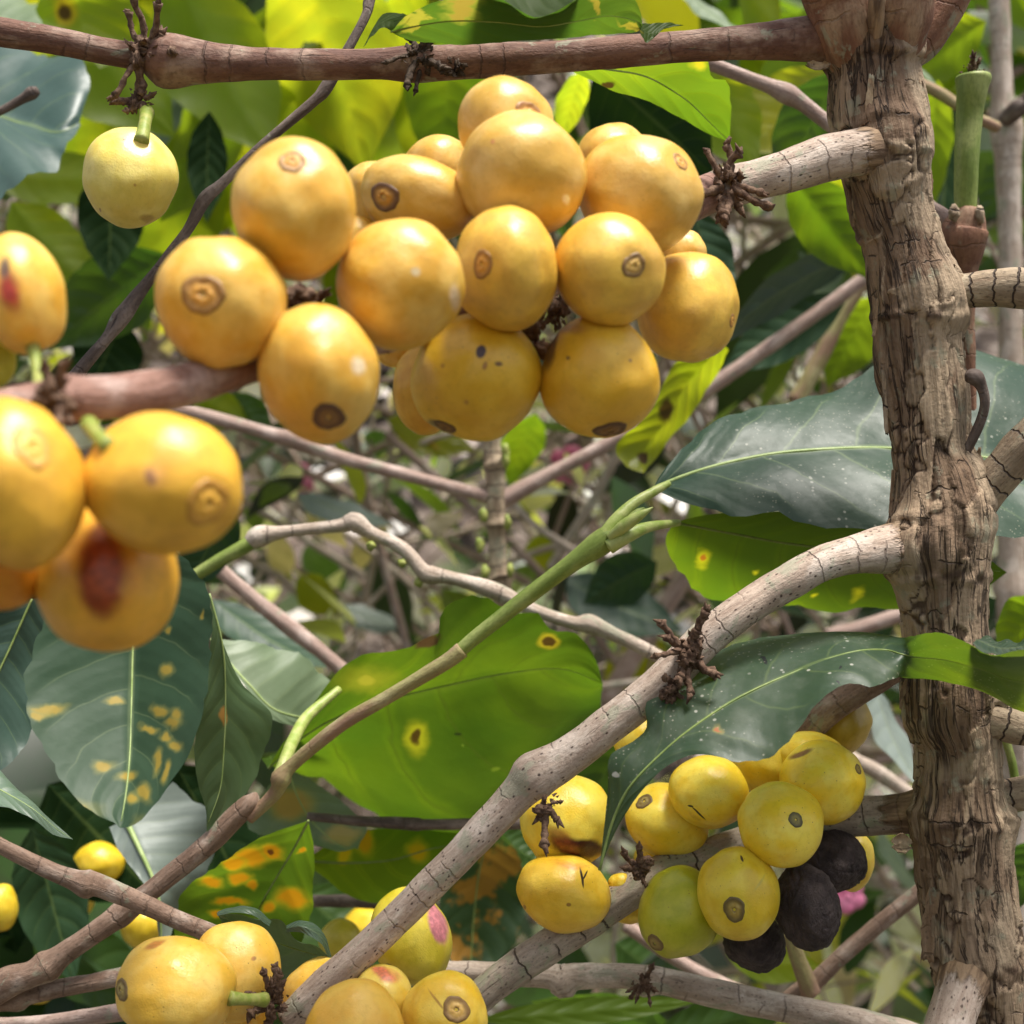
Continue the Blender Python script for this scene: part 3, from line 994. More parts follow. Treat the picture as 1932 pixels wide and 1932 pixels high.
# branch under the top edge of the picture
branch([(1600, 72, .27, 100), (1555, 72, .269, 92), (1505, 73, .268, 80), (1400, 80, .266, 64), (1276, 89, .265, 60), (1077, 105, .262, 58),
        (960, 112, .261, 62), (843, 118, .26, 64), (780, 121, .26, 70), (720, 121, .26, 58), (643, 122, .259, 57), (520, 121, .258, 60),
        (432, 119, .257, 68), (370, 116, .256, 82), (322, 114, .256, 102), (296, 112, .256, 92), (270, 108, .256, 56), (200, 97, .255, 50),
        (100, 76, .254, 52), (0, 60, .253, 55), (-90, 44, .252, 55), (-300, 0, .25, 50), (-600, -60, .245, 44)], 'red', 190, 26, 0.045, seed=1,
       clusters=[((272, 100, .2535, 92, 11), dict(stubs=5, dirs=[(125, 1.0, .10), (92, 1.25, .11), (62, 1.2, .11), (255, 1.0, .13), (235, 1.25, .10)], core=.4)),
                 ((265, 190, .2545, 58, 12), dict(stubs=4, dirs=[(185, .9, .14), (80, 1.2, .2), (200, .8, .16), (20, .5, .15)], core=.5)),
                 ((790, 112, .2575, 78, 13), dict(stubs=6, dirs=[(110, .8, .13), (80, .75, .1), (170, 1.0, .08), (240, .95, .13), (275, .9, .08), (60, .8, .08)], core=.42), 'buddark'),
                 ((860, 128, .2585, 50, 14), dict(stubs=2, core=.5), 'buddark')],
       label='reddish brown top branch with dried bud clusters')
# branch of the big cluster: pale at the trunk, then browner as it nears the lens
branch([(1688, 284, .278, 110), (1680, 284, .2705, 124), (1657, 284, .2655, 112), (1621, 287, .262, 90), (1560, 298, .26, 86), (1488, 322, .258, 80), (1430, 338, .257, 76),
        (1388, 350, .256, 80), (1350, 362, .255, 78)], 'pale', 70, 30, 0.04, seed=2,
       clusters=[((1372, 350, .2515, 100, 21), dict(stubs=8, dirs=[(128, .85, .10), (100, .75, .11), (78, .85, .12), (345, .8, .11), (320, 1.05, .12), (262, .8, .15), (300, .5, .15), (200, .5, .15)], core=.4))],
       label='pale grey stub of the main fruiting branch')
branch([(1362, 358, .2555, 74), (1321, 373, .254, 76), (1200, 430, .244, 74), (1100, 490, .236, 72), (950, 570, .222, 70), (800, 615, .208, 66),
        (680, 645, .197, 62), (540, 675, .187, 58), (483, 690, .183, 60), (400, 712, .177, 74), (333, 730, .172, 84), (240, 746, .167, 86), (167, 752, .163, 86),
        (120, 752, .161, 92), (70, 758, .158, 74), (0, 770, .154, 70), (-120, 790, .147, 70), (-400, 840, .138, 62)], 'near', 170, 26, 0.03, seed=3,
       clusters=[((108, 752, .157, 84, 31), dict(stubs=6, dirs=[(80, .9, .2), (110, .8, .2), (270, 1.1, .22), (250, .9, .2), (300, .9, .2), (180, .8, .2)], core=.6)),
                 ((1045, 590, .222, 60, 33), dict(stubs=4, core=.6)), ((575, 585, .193, 80, 34), dict(stubs=6, core=.7)), ((700, 640, .2, 60, 35), dict(stubs=3, core=.7)), ((1000, 640, .218, 70, 36), dict(stubs=4, core=.7))],
       label='smooth reddish brown fruiting branch reaching towards the viewer')
# arched branch in the lower middle
branch([(1770, 1034, .279, 110), (1738, 1034, .2715, 124), (1692, 1034, .2655, 100), (1621, 1045, .261, 76), (1554, 1062, .259, 70), (1488, 1098, .258, 68), (1440, 1126, .258, 67),
        (1388, 1160, .257, 68), (1331, 1206, .257, 70), (1244, 1292, .256, 70), (1150, 1368, .256, 72), (1077, 1424, .256, 74), (1030, 1452, .256, 86), (1005, 1468, .256, 92),
        (975, 1500, .256, 70), (894, 1586, .255, 62), (844, 1638, .255, 62), (760, 1722, .255, 60), (677, 1803, .254, 60), (620, 1852, .254, 62), (578, 1892, .254, 60), (540, 1925, .254, 50)],
       'pale', 190, 30, 0.045, seed=4,
       clusters=[((1300, 1228, .2515, 92, 41), dict(stubs=8, dirs=[(82, 1.1, .13), (68, .9, .1), (150, .95, .12), (170, 1.05, .1), (285, .9, .14), (310, .85, .12), (250, .7, .15), (265, 1.0, .12)], core=.4)),
                 ((1268, 1300, .2515, 46, 43), dict(stubs=3, dirs=[(250, 1., .2), (310, 1.3, .16), (100, .8, .2)], core=.6)),
                 ((1030, 1515, .2515, 52, 44), dict(stubs=3, dirs=[(275, 1.75, .22), (300, .8, .2), (240, .5, .25)], core=.5)),
                 ((520, 1890, .2485, 70, 45), dict(stubs=6, dirs=[(118, 1.05, .13), (95, 1.0, .14), (170, .9, .2), (200, .8, .2), (75, .6, .16), (250, .9, .2)], core=.5))],
       label='long arched pale grey branch flecked with dark specks')
# short branch that carries the lower cluster
branch([(1775, 1528, .272, 110), (1705, 1535, .276, 76), (1605, 1542, .28, 74), (1500, 1560, .281, 70), (1400, 1590, .28, 62), (1330, 1616, .279, 62), (1240, 1652, .277, 68),
        (1180, 1690, .276, 66), (1130, 1724, .275, 64), (1060, 1770, .274, 66), (1000, 1810, .273, 66), (940, 1852, .272, 64), (880, 1900, .271, 62), (800, 1955, .27, 60), (760, 1990, .27, 60)],
       'pale2', 150, 28, 0.05, seed=5,
       clusters=[((1210, 1640, .2705, 46, 51), dict(stubs=4, dirs=[(140, 1.2, .2), (100, 1.2, .22), (170, .9, .2), (30, .6, .2)], core=.55))],
       label='mossy grey branch under the lower cherry cluster')
# right-hand side branches
branch([(1770, 556, .27, 100), (1810, 550, .268, 70), (1860, 546, .266, 70), (1921, 545, .264, 74), (2010, 560, .262, 74), (2200, 600, .255, 70), (2500, 700, .245, 60)], 'cork', 90, 26, 0.09, seed=6,
       label='corky side branch with square cracked bark')
branch([(1800, 985, .27, 110), (1845, 935, .268, 86), (1888, 892, .266, 78), (1932, 846, .264, 80), (2010, 770, .262, 78), (2200, 600, .257, 72), (2500, 400, .25, 60)], 'cork', 90, 26, 0.09, seed=7,
       label='cracked side branch slanting steeply upwards')
branch([(1790, 1345, .27, 90), (1845, 1350, .267, 82), (1932, 1372, .265, 66), (2010, 1390, .263, 66), (2300, 1480, .255, 60), (2550, 1600, .25, 54)], 'cork', 90, 26, 0.12, seed=8)
branch([(1840, 1500, .271, 60), (1890, 1502, .27, 58), (1940, 1495, .269, 64), (2010, 1480, .268, 60), (2250, 1400, .262, 54), (2500, 1300, .258, 50)], 'cork', 80, 22, 0.08, seed=9)
branch([(1850, 1770, .276, 130), (1832, 1815, .268, 112), (1808, 1880, .258, 90), (1790, 1935, .254, 88), (1765, 2010, .25, 88), (1700, 2200, .24, 80), (1600, 2420, .23, 70)], 'pale', 50, 30, 0.05, seed=10,
       label='thick pale branch low on the trunk')
# crown of shoots at the top
branch([(1622, 150, .272, 60), (1610, 110, .2690, 96), (1596, 60, .2655, 108), (1580, 0, .264, 122), (1560, -70, .262, 122), (1530, -260, .262, 112), (1500, -520, .265, 100)], 'shoot', 90, 30, 0.05, seed=11, name='shoot')
branch([(1670, 150, .2715, 60), (1684, 110, .2685, 90), (1698, 50, .2650, 108), (1706, -5, .263, 114), (1715, -70, .262, 114), (1735, -260, .262, 108), (1760, -560, .265, 96)], 'shoot', 90, 30, 0.05, seed=12, name='shoot')
branch([(1690, 110, .271, 70), (1735, 84, .270, 72), (1772, 40, .269, 66), (1798, 0, .268, 60), (1830, -70, .267, 58), (1910, -240, .266, 54), (2020, -480, .27, 46)], 'shoot', 80, 26, 0.06, seed=13, name='shoot',
       label='leaning shoot with a green patch')
branch([(1652, 70, .262, 20), (1653, 30, .2595, 26), (1655, 0, .258, 30), (1657, -40, .257, 26)], 'pale2', 30, 14, 0.3, seed=14, name='shoot')


def flake(px, py, d, w, h, ang, curl, seed, mat='flake', turn=0.0):
    """one peeling sheet of bark, with thickness and a torn edge"""
    rnd = random.Random(seed)
    c = P(px, py, d)
    u = K * d
    bm = bmesh.new()
    uvl = bm.loops.layers.uv.verify()
    nx, ny = 8, 14
    a = math.radians(ang)
    X = Vector((math.cos(a) * math.cos(turn), math.sin(turn), -math.sin(a) * math.cos(turn)))
    Z = Vector((math.sin(a), 0, math.cos(a)))
    Y = X.cross(Z)
    g = {}
    for s in (0, 1):
        for j in range(ny + 1):
            for i in range(nx + 1):
                fx, fz = i / nx - 0.5, j / ny - 0.5
                ex = fx * w * u * (1 + 0.5 * noise.noise(Vector((fz * 7, seed, 0)))) * (1 - 2.6 * fz * fz * (0.6 + 0.5 * math.sin(seed * 3)))
                if abs(fx) > 0.45:
                    ex += rnd.uniform(-1, 1) * w * u * 0.05
                ez = fz * h * u
                if abs(fz) > 0.45:
                    ez += h * u * 0.10 * noise.noise(Vector((fx * 9, seed * 3, 1)))
                y = curl * w * u * (fx * fx * 2.2 + 0.25 * noise.noise(Vector((fx * 2, fz * 3, seed)))) + curl * h * u * 0.18 * (fz * fz * 2)
                p = c + X * ex + Z * ez - Y * y * (1 if Y.y > 0 else -1) + Vector((0, s * 0.00025, 0))
                g[s, i, j] = bm.verts.new(p)

    def quad(a, b, c_, d_):
        f = bm.faces.new((a, b, c_, d_))
        for lp in f.loops:
            lp[uvl].uv = (lp.vert.co.x - c.x + seed * 0.01, lp.vert.co.z - c.z)
    for s in (0, 1):
        for j in range(ny):
            for i in range(nx):
                quad(g[s, i, j], g[s, i + 1, j], g[s, i + 1, j + 1], g[s, i, j + 1])
    for j in range(ny):
        quad(g[0, 0, j], g[0, 0, j + 1], g[1, 0, j + 1], g[1, 0, j])
        quad(g[0, nx, j], g[0, nx, j + 1], g[1, nx, j + 1], g[1, nx, j])
    for i in range(nx):
        quad(g[0, i, 0], g[0, i + 1, 0], g[1, i + 1, 0], g[1, i, 0])
        quad(g[0, i, ny], g[0, i + 1, ny], g[1, i + 1, ny], g[1, i, ny])
    bmesh.ops.recalc_face_normals(bm, faces=bm.faces[:])
    link('bark_flake', bm, M[mat], trunk, c)


for k, fl in enumerate([
        (1742, 215, .266, 20, 150, -6, .5), (1752, 300, .268, 12, 80, 0, .6), (1757, 345, .268, 14, 60, 0, -.5), (1640, 190, .2605, 20, 120, 6, .25),
        (1790, 506, .264, 34, 24, 20, .6), (1652, 600, .2665, 12, 90, 4, .6), (1816, 700, .268, 18, 150, -3, .6),
        (1670, 760, .266, 12, 150, -3, .4), (1835, 880, .266, 26, 90, 12, .7), (1683, 930, .268, 10, 110, 4, .5), (1856, 1060, .268, 22, 70, -20, .8),
        (1860, 1120, .269, 16, 110, 2, .6), (1702, 1310, .268, 14, 70, 10, .8), (1880, 1420, .269, 16, 120, -4, .6),
        (1700, 1590, .2665, 60, 46, 4, .35), (1750, 1740, .2655, 44, 170, 6, .9), (1880, 1610, .265, 60, 26, 40, .6),
        (1905, 1720, .269, 18, 150, 6, .6), (1850, 1780, .261, 50, 30, 30, .5), (1875, 1330, .263, 80, 44, 14, .5), (1545, 125, .265, 70, 20, 8, .4)]):
    fl = (fl[0], fl[1], fl[2] + .0006, fl[3] * .62, fl[4] * .8, fl[5], fl[6])
    flake(*fl, seed=k + 1, mat=('flake', 'cork')[k % 3 == 1], turn=(0.5 if fl[0] > 1780 else -0.3 if fl[0] < 1690 else 0.0))

# ================================================================== twigs that come from outside the picture
twig('thin dark twig slanting behind the top branch beside the lone hanging cherry',
     [(706, -40, .275, 18), (696, 5, .273, 22), (690, 30, .272, 18), (655, 95, .27, 19), (615, 165, .268, 24), (590, 193, .267, 19), (500, 270, .265, 19), (420, 345, .263, 20), (385, 378, .262, 27), (350, 440, .261, 20),
      (280, 530, .259, 21), (228, 600, .257, 34), (200, 640, .256, 23), (150, 700, .255, 24), (90, 775, .253, 24)], 'twig', None, 150, 14, 0.1, seed=21)
o = twig('green tipped twig rising from a dry joint to a fresh bud and leaf pair',
         [(470, 1545, .29, 22), (520, 1495, .289, 26), (532, 1466, .288, 32), (555, 1440, .288, 26), (640, 1370, .287, 26), (740, 1310, .286, 27), (840, 1250, .285, 29), (872, 1226, .285, 33)], 'halfgreen', None, 80, 16, 0.08,
         nodes=((.2, .25, .02),), seed=22)
for nm, pp, mt in (('green_tip', [(866, 1230, .285, 27), (900, 1200, .285, 28), (1000, 1122, .284, 32), (1080, 1062, .283, 36), (1125, 1030, .283, 48), (1150, 1012, .283, 46), (1165, 1000, .283, 30)], 'greenstem'),
                   ('leaf_stalk', [(1130, 1028, .282, 30), (1160, 985, .283, 27), (1195, 950, .285, 20), (1240, 924, .288, 17), (1262, 912, .29, 12)], 'petiole'),
                   ('leaf_stalk', [(1148, 1032, .281, 30), (1185, 1010, .281, 28), (1225, 994, .284, 20), (1280, 986, .292, 13)], 'petiole'),
                   ('bud', [(1150, 1014, .2805, 16), (1178, 992, .279, 25), (1208, 972, .278, 18), (1232, 957, .278, 2)], 'petiole'),
                   ('bud', [(1150, 1018, .2835, 18), (1180, 990, .2835, 24), (1202, 968, .284, 16), (1216, 958, .284, 3)], 'greenstem')):
    link(nm, stem_bm(pp, 40, 14, 0.03, 5), M[mt], o, P(*pp[0][:3]))
twig('stout brown twig with a slanting cut end crossing the rust spotted leaves',
     [(482, 1496, .291, 8), (474, 1512, .29, 34), (440, 1545, .29, 42), (390, 1595, .29, 42), (300, 1668, .289, 40), (262, 1698, .289, 42), (228, 1725, .289, 50), (200, 1745, .288, 42), (120, 1800, .287, 42), (90, 1822, .287, 60), (60, 1838, .286, 50), (10, 1856, .286, 60), (-60, 1900, .286, 60)],
     'brown', None, 120, 18, 0.06, seed=23)
twig('straight brown twig with a pale scarred joint ending at the lowest big cherry',
     [(-60, 1566, .276, 30), (0, 1596, .276, 30), (90, 1640, .275, 33), (140, 1660, .275, 40), (165, 1668, .275, 54), (190, 1672, .275, 42), (270, 1706, .274, 37), (340, 1738, .274, 35), (400, 1762, .273, 37), (440, 1785, .273, 36)],
     'brown', None, 90, 18, 0.06, seed=24)
twig('brown twig with a knobbed end behind the bottom pair of cherries',
     [(-60, 1905, .29, 30), (0, 1890, .29, 36), (35, 1880, .29, 56), (60, 1874, .29, 42), (140, 1860, .289, 34), (225, 1843, .288, 36), (300, 1825, .288, 34)], 'brown', None, 60, 16, 0.07, seed=25)
twig('lowest pale twig along the bottom edge behind cherries',
     [(-60, 1935, .295, 30), (60, 1932, .295, 28), (160, 1920, .294, 32), (240, 1908, .294, 34), (330, 1895, .294, 34)], 'pink', None, 40, 14, 0.05, seed=26)
o = twig('pinkish white zigzag twig behind the green tipped twig',
         [(470, 1028, .36, 26), (490, 1012, .36, 42), (540, 1003, .36, 24), (640, 992, .36, 25), (668, 985, .36, 40), (700, 1005, .36, 26), (760, 1035, .359, 26), (795, 1075, .358, 30), (812, 1085, .358, 36), (850, 1090, .358, 24), (935, 1116, .357, 34), (1000, 1148, .356, 25),
          (1080, 1175, .355, 26), (1112, 1178, .355, 38), (1160, 1198, .354, 26), (1230, 1232, .353, 26), (1330, 1290, .352, 26)], 'white', None, 140, 14, 0.06, seed=27)
link('green_base', stem_bm([(340, 1105, .362, 24), (400, 1066, .361, 26), (450, 1038, .36, 28), (478, 1022, .36, 30)], 30, 14, 0.05, 3), M['greenstem'], o, P(340, 1105, .362))
for k, (x, y) in enumerate([(760, 1062), (790, 1098), (700, 1030)]):
    bm = bmesh.new()
    add_lump(bm, P(x, y, .358), 9 * K * .358, k * 7.3, 2, 0.6)
    link('bud', bm, M['stalk'], o, P(x, y, .358))
twig('blurred brownish twig running under the big cherry cluster to the upright stem',
     [(280, 760, .46, 26), (400, 788, .46, 26), (520, 822, .46, 28), (545, 826, .46, 36), (640, 862, .46, 26), (780, 900, .46, 24), (920, 938, .46, 26)], 'pink', None, 60, 12, 0.06, seed=28)
twig('blurred rosy twig slanting up from the upright stem towards the trunk',
     [(930, 960, .5, 30), (965, 935, .5, 34), (1050, 888, .5, 27), (1150, 836, .5, 28), (1320, 742, .5, 29), (1450, 655, .5, 27), (1600, 548, .5, 27), (1690, 480, .5, 27)], 'pink', None, 60, 12, 0.06, seed=29)
o = twig('upright brown stem with green buds at its joints in the blurred middle',
         [(915, 700, .46, 40), (926, 790, .46, 34), (930, 860, .46, 36), (934, 873, .46, 50), (934, 900, .46, 36), (936, 975, .46, 37), (938, 988, .46, 52), (938, 1010, .46, 36), (940, 1070, .46, 37), (944, 1095, .46, 54), (946, 1120, .46, 36), (950, 1300, .47, 36)], 'cork', None, 120, 14, 0.08, seed=30)
for k, (x, y) in enumerate([(955, 868), (912, 972), (958, 985), (915, 1080), (962, 1075), (905, 1030), (953, 850)]):
    bm = bmesh.new()
    add_lump(bm, P(x, y, .455), 11 * K * .455, k * 3.7 + 1, 2, 0.6, (0.7, 0.7, 1.3))
    link('bud', bm, M['stalk'], o, P(x, y, .455))
twig('straight pinkish twig slanting down from the green base towards the pale leaf',
     [(380, 1040, .43, 28), (420, 1080, .43, 28), (480, 1130, .43, 27), (545, 1182, .43, 32), (600, 1225, .43, 28), (665, 1280, .43, 29), (760, 1350, .43, 28)], 'pink', None, 60, 14, 0.05, seed=31)
twig('purplish twig crossing behind the top of the trunk',
     [(1290, 95, .34, 24), (1350, 124, .34, 25), (1440, 158, .34, 27), (1482, 176, .34, 40), (1515, 196, .34, 30), (1570, 238, .34, 28), (1660, 300, .34, 28), (1760, 400, .34, 32), (1800, 425, .335, 34)], 'pink', None, 70, 14, 0.05, seed=32)
twig('short thick brown branch piece shading the brownish oval cherry under the drooping leaf', [(1470, 1420, .288, 60), (1530, 1365, .286, 62), (1590, 1318, .285, 62), (1680, 1262, .287, 60), (1740, 1225, .288, 58)], 'brown', None, 40, 18, 0.06, seed=52)
twig('long whitish twig with a flaking joint along the bottom right',
     [(780, 1830, .31, 42), (860, 1835, .309, 42), (960, 1838, .308, 44), (1040, 1842, .307, 48), (1062, 1852, .306, 66), (1090, 1842, .306, 48), (1190, 1842, .305, 48), (1215, 1850, .305, 58), (1250, 1852, .304, 50), (1340, 1872, .303, 56), (1450, 1896, .302, 52), (1560, 1916, .301, 52), (1700, 1950, .3, 54), (1800, 1980, .3, 54)],
     'white', None, 130, 20, 0.08, seed=33, clusters=[((1212, 1852, .298, 46, 61), dict(stubs=4, core=.5))])
twig('brown forked twig below the blackened cherries',
     [(1780, 1640, .35, 28), (1738, 1680, .35, 30), (1660, 1742, .35, 30), (1592, 1800, .35, 30), (1545, 1845, .35, 34), (1520, 1866, .35, 44), (1480, 1890, .35, 30)], 'brown', None, 60, 14, 0.06, seed=34)
twig('short upright greenish brown stub at the fork below the black cherries',
     [(1530, 1875, .346, 40), (1518, 1840, .346, 36), (1502, 1800, .346, 30), (1490, 1760, .346, 28)], 'halfgreen', None, 40, 14, 0.06, seed=35)
twig('blurred whitish twig between the brownish oval cherry and the trunk',
     [(1560, 1395, .45, 24), (1610, 1432, .45, 25), (1660, 1460, .45, 30), (1740, 1515, .45, 26), (1820, 1560, .45, 26)], 'white', None, 40, 12, 0.05, seed=36)
twig('dark thin twig passing behind the arched branch under the large backlit leaf',
     [(580, 1540, .335, 16), (680, 1549, .335, 20), (785, 1555, .334, 26), (800, 1556, .334, 22), (900, 1555, .333, 22), (1010, 1553, .333, 22), (1120, 1550, .333, 22)], 'twig', None, 50, 12, 0.08, seed=37)
twig('curled dark dead leaf stalk standing against the trunk',
     [(1822, 856, .265, 15), (1832, 835, .264, 17), (1850, 795, .263, 18), (1858, 760, .262, 18), (1852, 730, .262, 20), (1840, 712, .262, 30), (1826, 710, .263, 22)], 'twig', None, 50, 12, 0.1, seed=38)
twig('blurred dark twig end poking across the glossy bluish leaf',
     [(-60, 235, .34, 14), (0, 210, .34, 16), (40, 188, .34, 18), (60, 176, .34, 24), (72, 170, .34, 14)], 'twig', None, 30, 10, 0.1, seed=39)
o = twig('knobbly brown joint and stem carrying the green cut stub',
         [(1838, 860, .312, 24), (1830, 760, .311, 26), (1826, 640, .31, 27), (1822, 560, .309, 36), (1818, 500, .308, 62), (1816, 455, .307, 86), (1818, 430, .307, 84), (1826, 408, .306, 62), (1828, 396, .306, 46)], 'shoot', None, 80, 18, 0.1, seed=40)
link('side_joint', stem_bm([(1745, 385, .312, 22), (1775, 402, .31, 24), (1800, 425, .308, 30), (1815, 445, .307, 34)], 24, 12, 0.08, 3), M['pink'], o, P(1745, 385, .312))
for (x, y, r, s) in ((1848, 405, 13, 3.), (1800, 402, 12, 5.)):
    bm = bmesh.new()
    add_lump(bm, P(x, y, .303), r * K * .303, s, 3, 0.4, (0.8, 0.8, 1.3))
    link('bud', bm, M['cork'], o, P(x, y, .303))
o = twig('upright green cut stub with a withered brown cap beside the trunk',
         [(1824, 412, .306, 34), (1822, 380, .306, 42), (1824, 300, .305, 46), (1829, 220, .305, 50), (1834, 170, .304, 58), (1836, 150, .304, 66), (1836, 143, .304, 62)], 'greenstem', None, 60, 22, 0.03, name='green_stub', seed=41, cat='plant stem')
bm, c = bud_cluster_bm(1836, 140, .3035, 34, 71, stubs=2, dirs=[(95, 1.1, .22), (70, .7, .2)], core=.75)
link('withered_cap', bm, M['bud'], o, c)
twig('blurred pale upright trunk at the right edge of the picture',
     [(1850, -500, .5, 34), (1880, -80, .5, 38), (1886, 20, .5, 38), (1890, 150, .5, 40), (1894, 215, .5, 50), (1898, 235, .5, 70), (1900, 262, .5, 58), (1903, 340, .5, 46), (1906, 500, .5, 44), (1908, 700, .5, 46), (1908, 900, .5, 48), (1908, 1080, .5, 52), (1906, 1112, .5, 66), (1906, 1150, .5, 50), (1910, 1400, .51, 50), (1910, 1700, .52, 50), (1910, 2000, .53, 50), (1920, 2600, .55, 52)],
     'white', None, 150, 18, 0.06, name='pale_trunk', seed=42, cat='tree trunk')
twig('blurred dark side shoot leaving the pale upright trunk', [(1895, 225, .495, 30), (1920, 205, .49, 34), (1935, 190, .49, 26), (1980, 140, .48, 24)], 'twig', None, 30, 12, 0.15, seed=43)
twig('blurred green shoot running behind the green cut stub', [(1720, 150, .4, 20), (1780, 180, .4, 22), (1830, 215, .4, 20), (1880, 240, .41, 20)], 'halfgreen', None, 30, 10, 0.1, seed=44)
twig('blurred rosy twig end behind the trunk above the dark curling leaf', [(1560, 1198, .5, 26), (1620, 1185, .5, 28), (1700, 1160, .5, 30), (1800, 1130, .5, 30)], 'pink', None, 30, 10, 0.05, seed=45)
twig('broad blurred pinkish stem behind the arched branch and its bud cluster', [(1310, 1060, .75, 36), (1270, 1120, .75, 36), (1200, 1230, .75, 38), (1140, 1330, .75, 40)], 'pink', None, 30, 10, 0.05, seed=46)
twig('thin green stalk beside the lower trunk', [(1885, 1360, .3, 16), (1905, 1420, .3, 16), (1915, 1470, .3, 16), (1922, 1530, .3, 16)], 'greenstem', None, 30, 10, 0.05, seed=47)
twig('blurred pale crossing twig behind the black cherries', [(1180, 1745, .4, 26), (1260, 1800, .4, 26), (1330, 1840, .4, 24), (1420, 1880, .4, 24)], 'pink', None, 30, 10, 0.05, seed=48)
twig('blurred greenish white stem below the dark grey leaf', [(1500, 760, .55, 34), (1540, 690, .55, 32), (1590, 590, .55, 30), (1650, 500, .55, 30)], 'halfgreen', None, 30, 10, 0.05, seed=49)
twig('dark thin twig above the bottom right whitish twig', [(585, 1700, .37, 22), (660, 1700, .37, 24), (720, 1704, .37, 22), (800, 1710, .37, 20)], 'twig', None, 30, 10, 0.08, seed=50)

# ================================================================== coffee cherries
OA, OB = (0.66, 0.35, 0.034), (0.74, 0.47, 0.10)
QA, QB = (0.64, 0.37, 0.055), (0.73, 0.475, 0.13)
YA, YB = (0.88, 0.60, 0.03), (0.92, 0.72, 0.10)
BA, BB = (0.77, 0.45, 0.05), (0.84, 0.57, 0.13)
G1 = 'coffee cherries of the large upper cluster'
G2 = 'coffee cherries nearest the viewer on the left'
G3 = 'coffee cherries of the lower cluster beside the trunk'
G4 = 'coffee cherries at the bottom edge'
G5 = 'blurred cherries deep among the lower leaves'
BRN = ((0.10, 0.045, 0.02), (0.22, 0.11, 0.03), (0.06, 0.03, 0.015))
TAN = ((0.30, 0.15, 0.035), (0.62, 0.31, 0.05), (0.22, 0.09, 0.02))
GRY = ((0.16, 0.10, 0.03), (0.30, 0.22, 0.06), (0.06, 0.03, 0.015))
ST = (0.09, 0.045, 0.02)
cherry('plump orange yellow cherry with its small scar on top, above the leftmost ring marked one', G1, 555, 395, .180, 115, 127, OA, OB, 0, (551, 297), .2, TAN)
cherry('orange cherry facing the viewer with a big ringed scar at its centre', G1, 415, 570, .175, 117, 122, OA, OB, -6, (381, 554), .30, TAN)
cherry('oval orange cherry with a dark brown scar near its bottom', G1, 602, 705, .177, 108, 129, OA, OB, -8, (622, 796), .27, BRN, marks=[(676, 690, 14, 20, 0, (.62, .5, .34), .6, .8)])
cherry('smooth orange cherry with pale scuff marks, left of the ringed pair', G1, 753, 535, .188, 119, 118, OA, OB, 10, ('x' and (868, 560)), 0, None, marks=[(784, 512, 10, 10, 0, (.45, .4, .27), .6, .7), (858, 560, 10, 26, 0, (.6, .46, .33), .6, .6)])
cherry('half hidden peach cherry with a ringed scar on its left side', G1, 787, 376, .214, 108, 75, QA, QB, 14, (722, 371), .30, ((.14, .07, .03), (.52, .25, .03), (.2, .08, .02)))
cherry('pale cherry peeking out at the back left of the tall top cherry', G1, 828, 322, .228, 66, 66, QA, QB, 0)
cherry('small sliver of peach cherry behind the plump scar topped one', G1, 703, 366, .222, 54, 58, QA, QB, 0)
cherry('topmost cherry with a flattened puckered crown', G1, 955, 242, .216, 88, 92, QA, QB, -6, (1003, 214), .3, ((.34, .17, .06), (.7, .38, .09), (.3, .14, .05)), flat=.09)
cherry('large amber cherry right below the topmost crowned one', G1, 986, 330, .209, 120, 113, QA, QB, 8, (1075, 350), 0, None, marks=[(930, 268, 5, 5, 0, (.4, .16, .06), .6, .8), (1068, 374, 8, 9, 0, (.8, .62, .4), .6, .8)])
cherry('rounded peach shoulder of a cherry behind the amber pair', G1, 1155, 305, .228, 70, 70, QA, QB, 0)
cherry('large amber cherry at the upper right of the cluster', G1, 1205, 366, .217, 117, 110, QA, QB, 34, (1290, 300), .16, TAN)
cherry('round yellow cherry with a small ringed scar left of its centre', G1, 953, 506, .203, 95, 114, QA, (.80, .5, .07), -4, (906, 498), .22, TAN)
cherry('round yellow cherry with a ringed scar on its right half', G1, 1150, 508, .205, 102, 102, QA, (.80, .5, .07), 0, (1200, 501), .22, ((.22, .12, .04), (.66, .4, .1), (.5, .28, .08)))
cherry('rightmost cherry of the cluster with a tiny nipple at its edge', G1, 1297, 580, .226, 95, 104, QA, (.80, .5, .07), 10, (1388, 606), .13, TAN)
cherry('small piece of cherry above the rightmost one', G1, 1288, 482, .236, 44, 46, QA, QB, 0)
cherry('large low cherry speckled with black dots', G1, 897, 713, .211, 121, 118, (.64, .36, .015), (.74, .46, .04), 0, (835, 812), .17, BRN,
       marks=[(907, 664, 10, 13, 10, (.03, .012, .012), .3, 1), (915, 690, 5, 9, 20, (.25, .1, .03), .5, .8), (941, 686, 8, 5, 0, (.1, .04, .02), .5, .9), (880, 758, 5, 5, 0, (.3, .14, .03), .5, .7), (835, 690, 5, 5, 0, (.3, .14, .03), .5, .7), (830, 806, 30, 10, 30, (.09, .04, .015), .4, .85)], specks=.8)
cherry('bottom right cherry of the big cluster with a dark tip underneath', G1, 1132, 712, .211, 110, 113, (.66, .37, .02), (.76, .47, .045), 0, (1152, 816), .26, BRN,
       marks=[(1030, 640, 14, 60, 8, (.07, .03, .015), .4, .9), (1072, 676, 4, 4, 0, (.1, .05, .03), .4, .8), (1190, 680, 4, 4, 0, (.2, .1, .03), .4, .8), (1070, 620, 40, 14, 10, (.25, .1, .05), .7, .6)], specks=.8)
cherry('orange edge of a cherry tucked behind the black dotted one', G1, 806, 735, .220, 62, 84, (.6, .3, .015), (.7, .4, .04), 0)
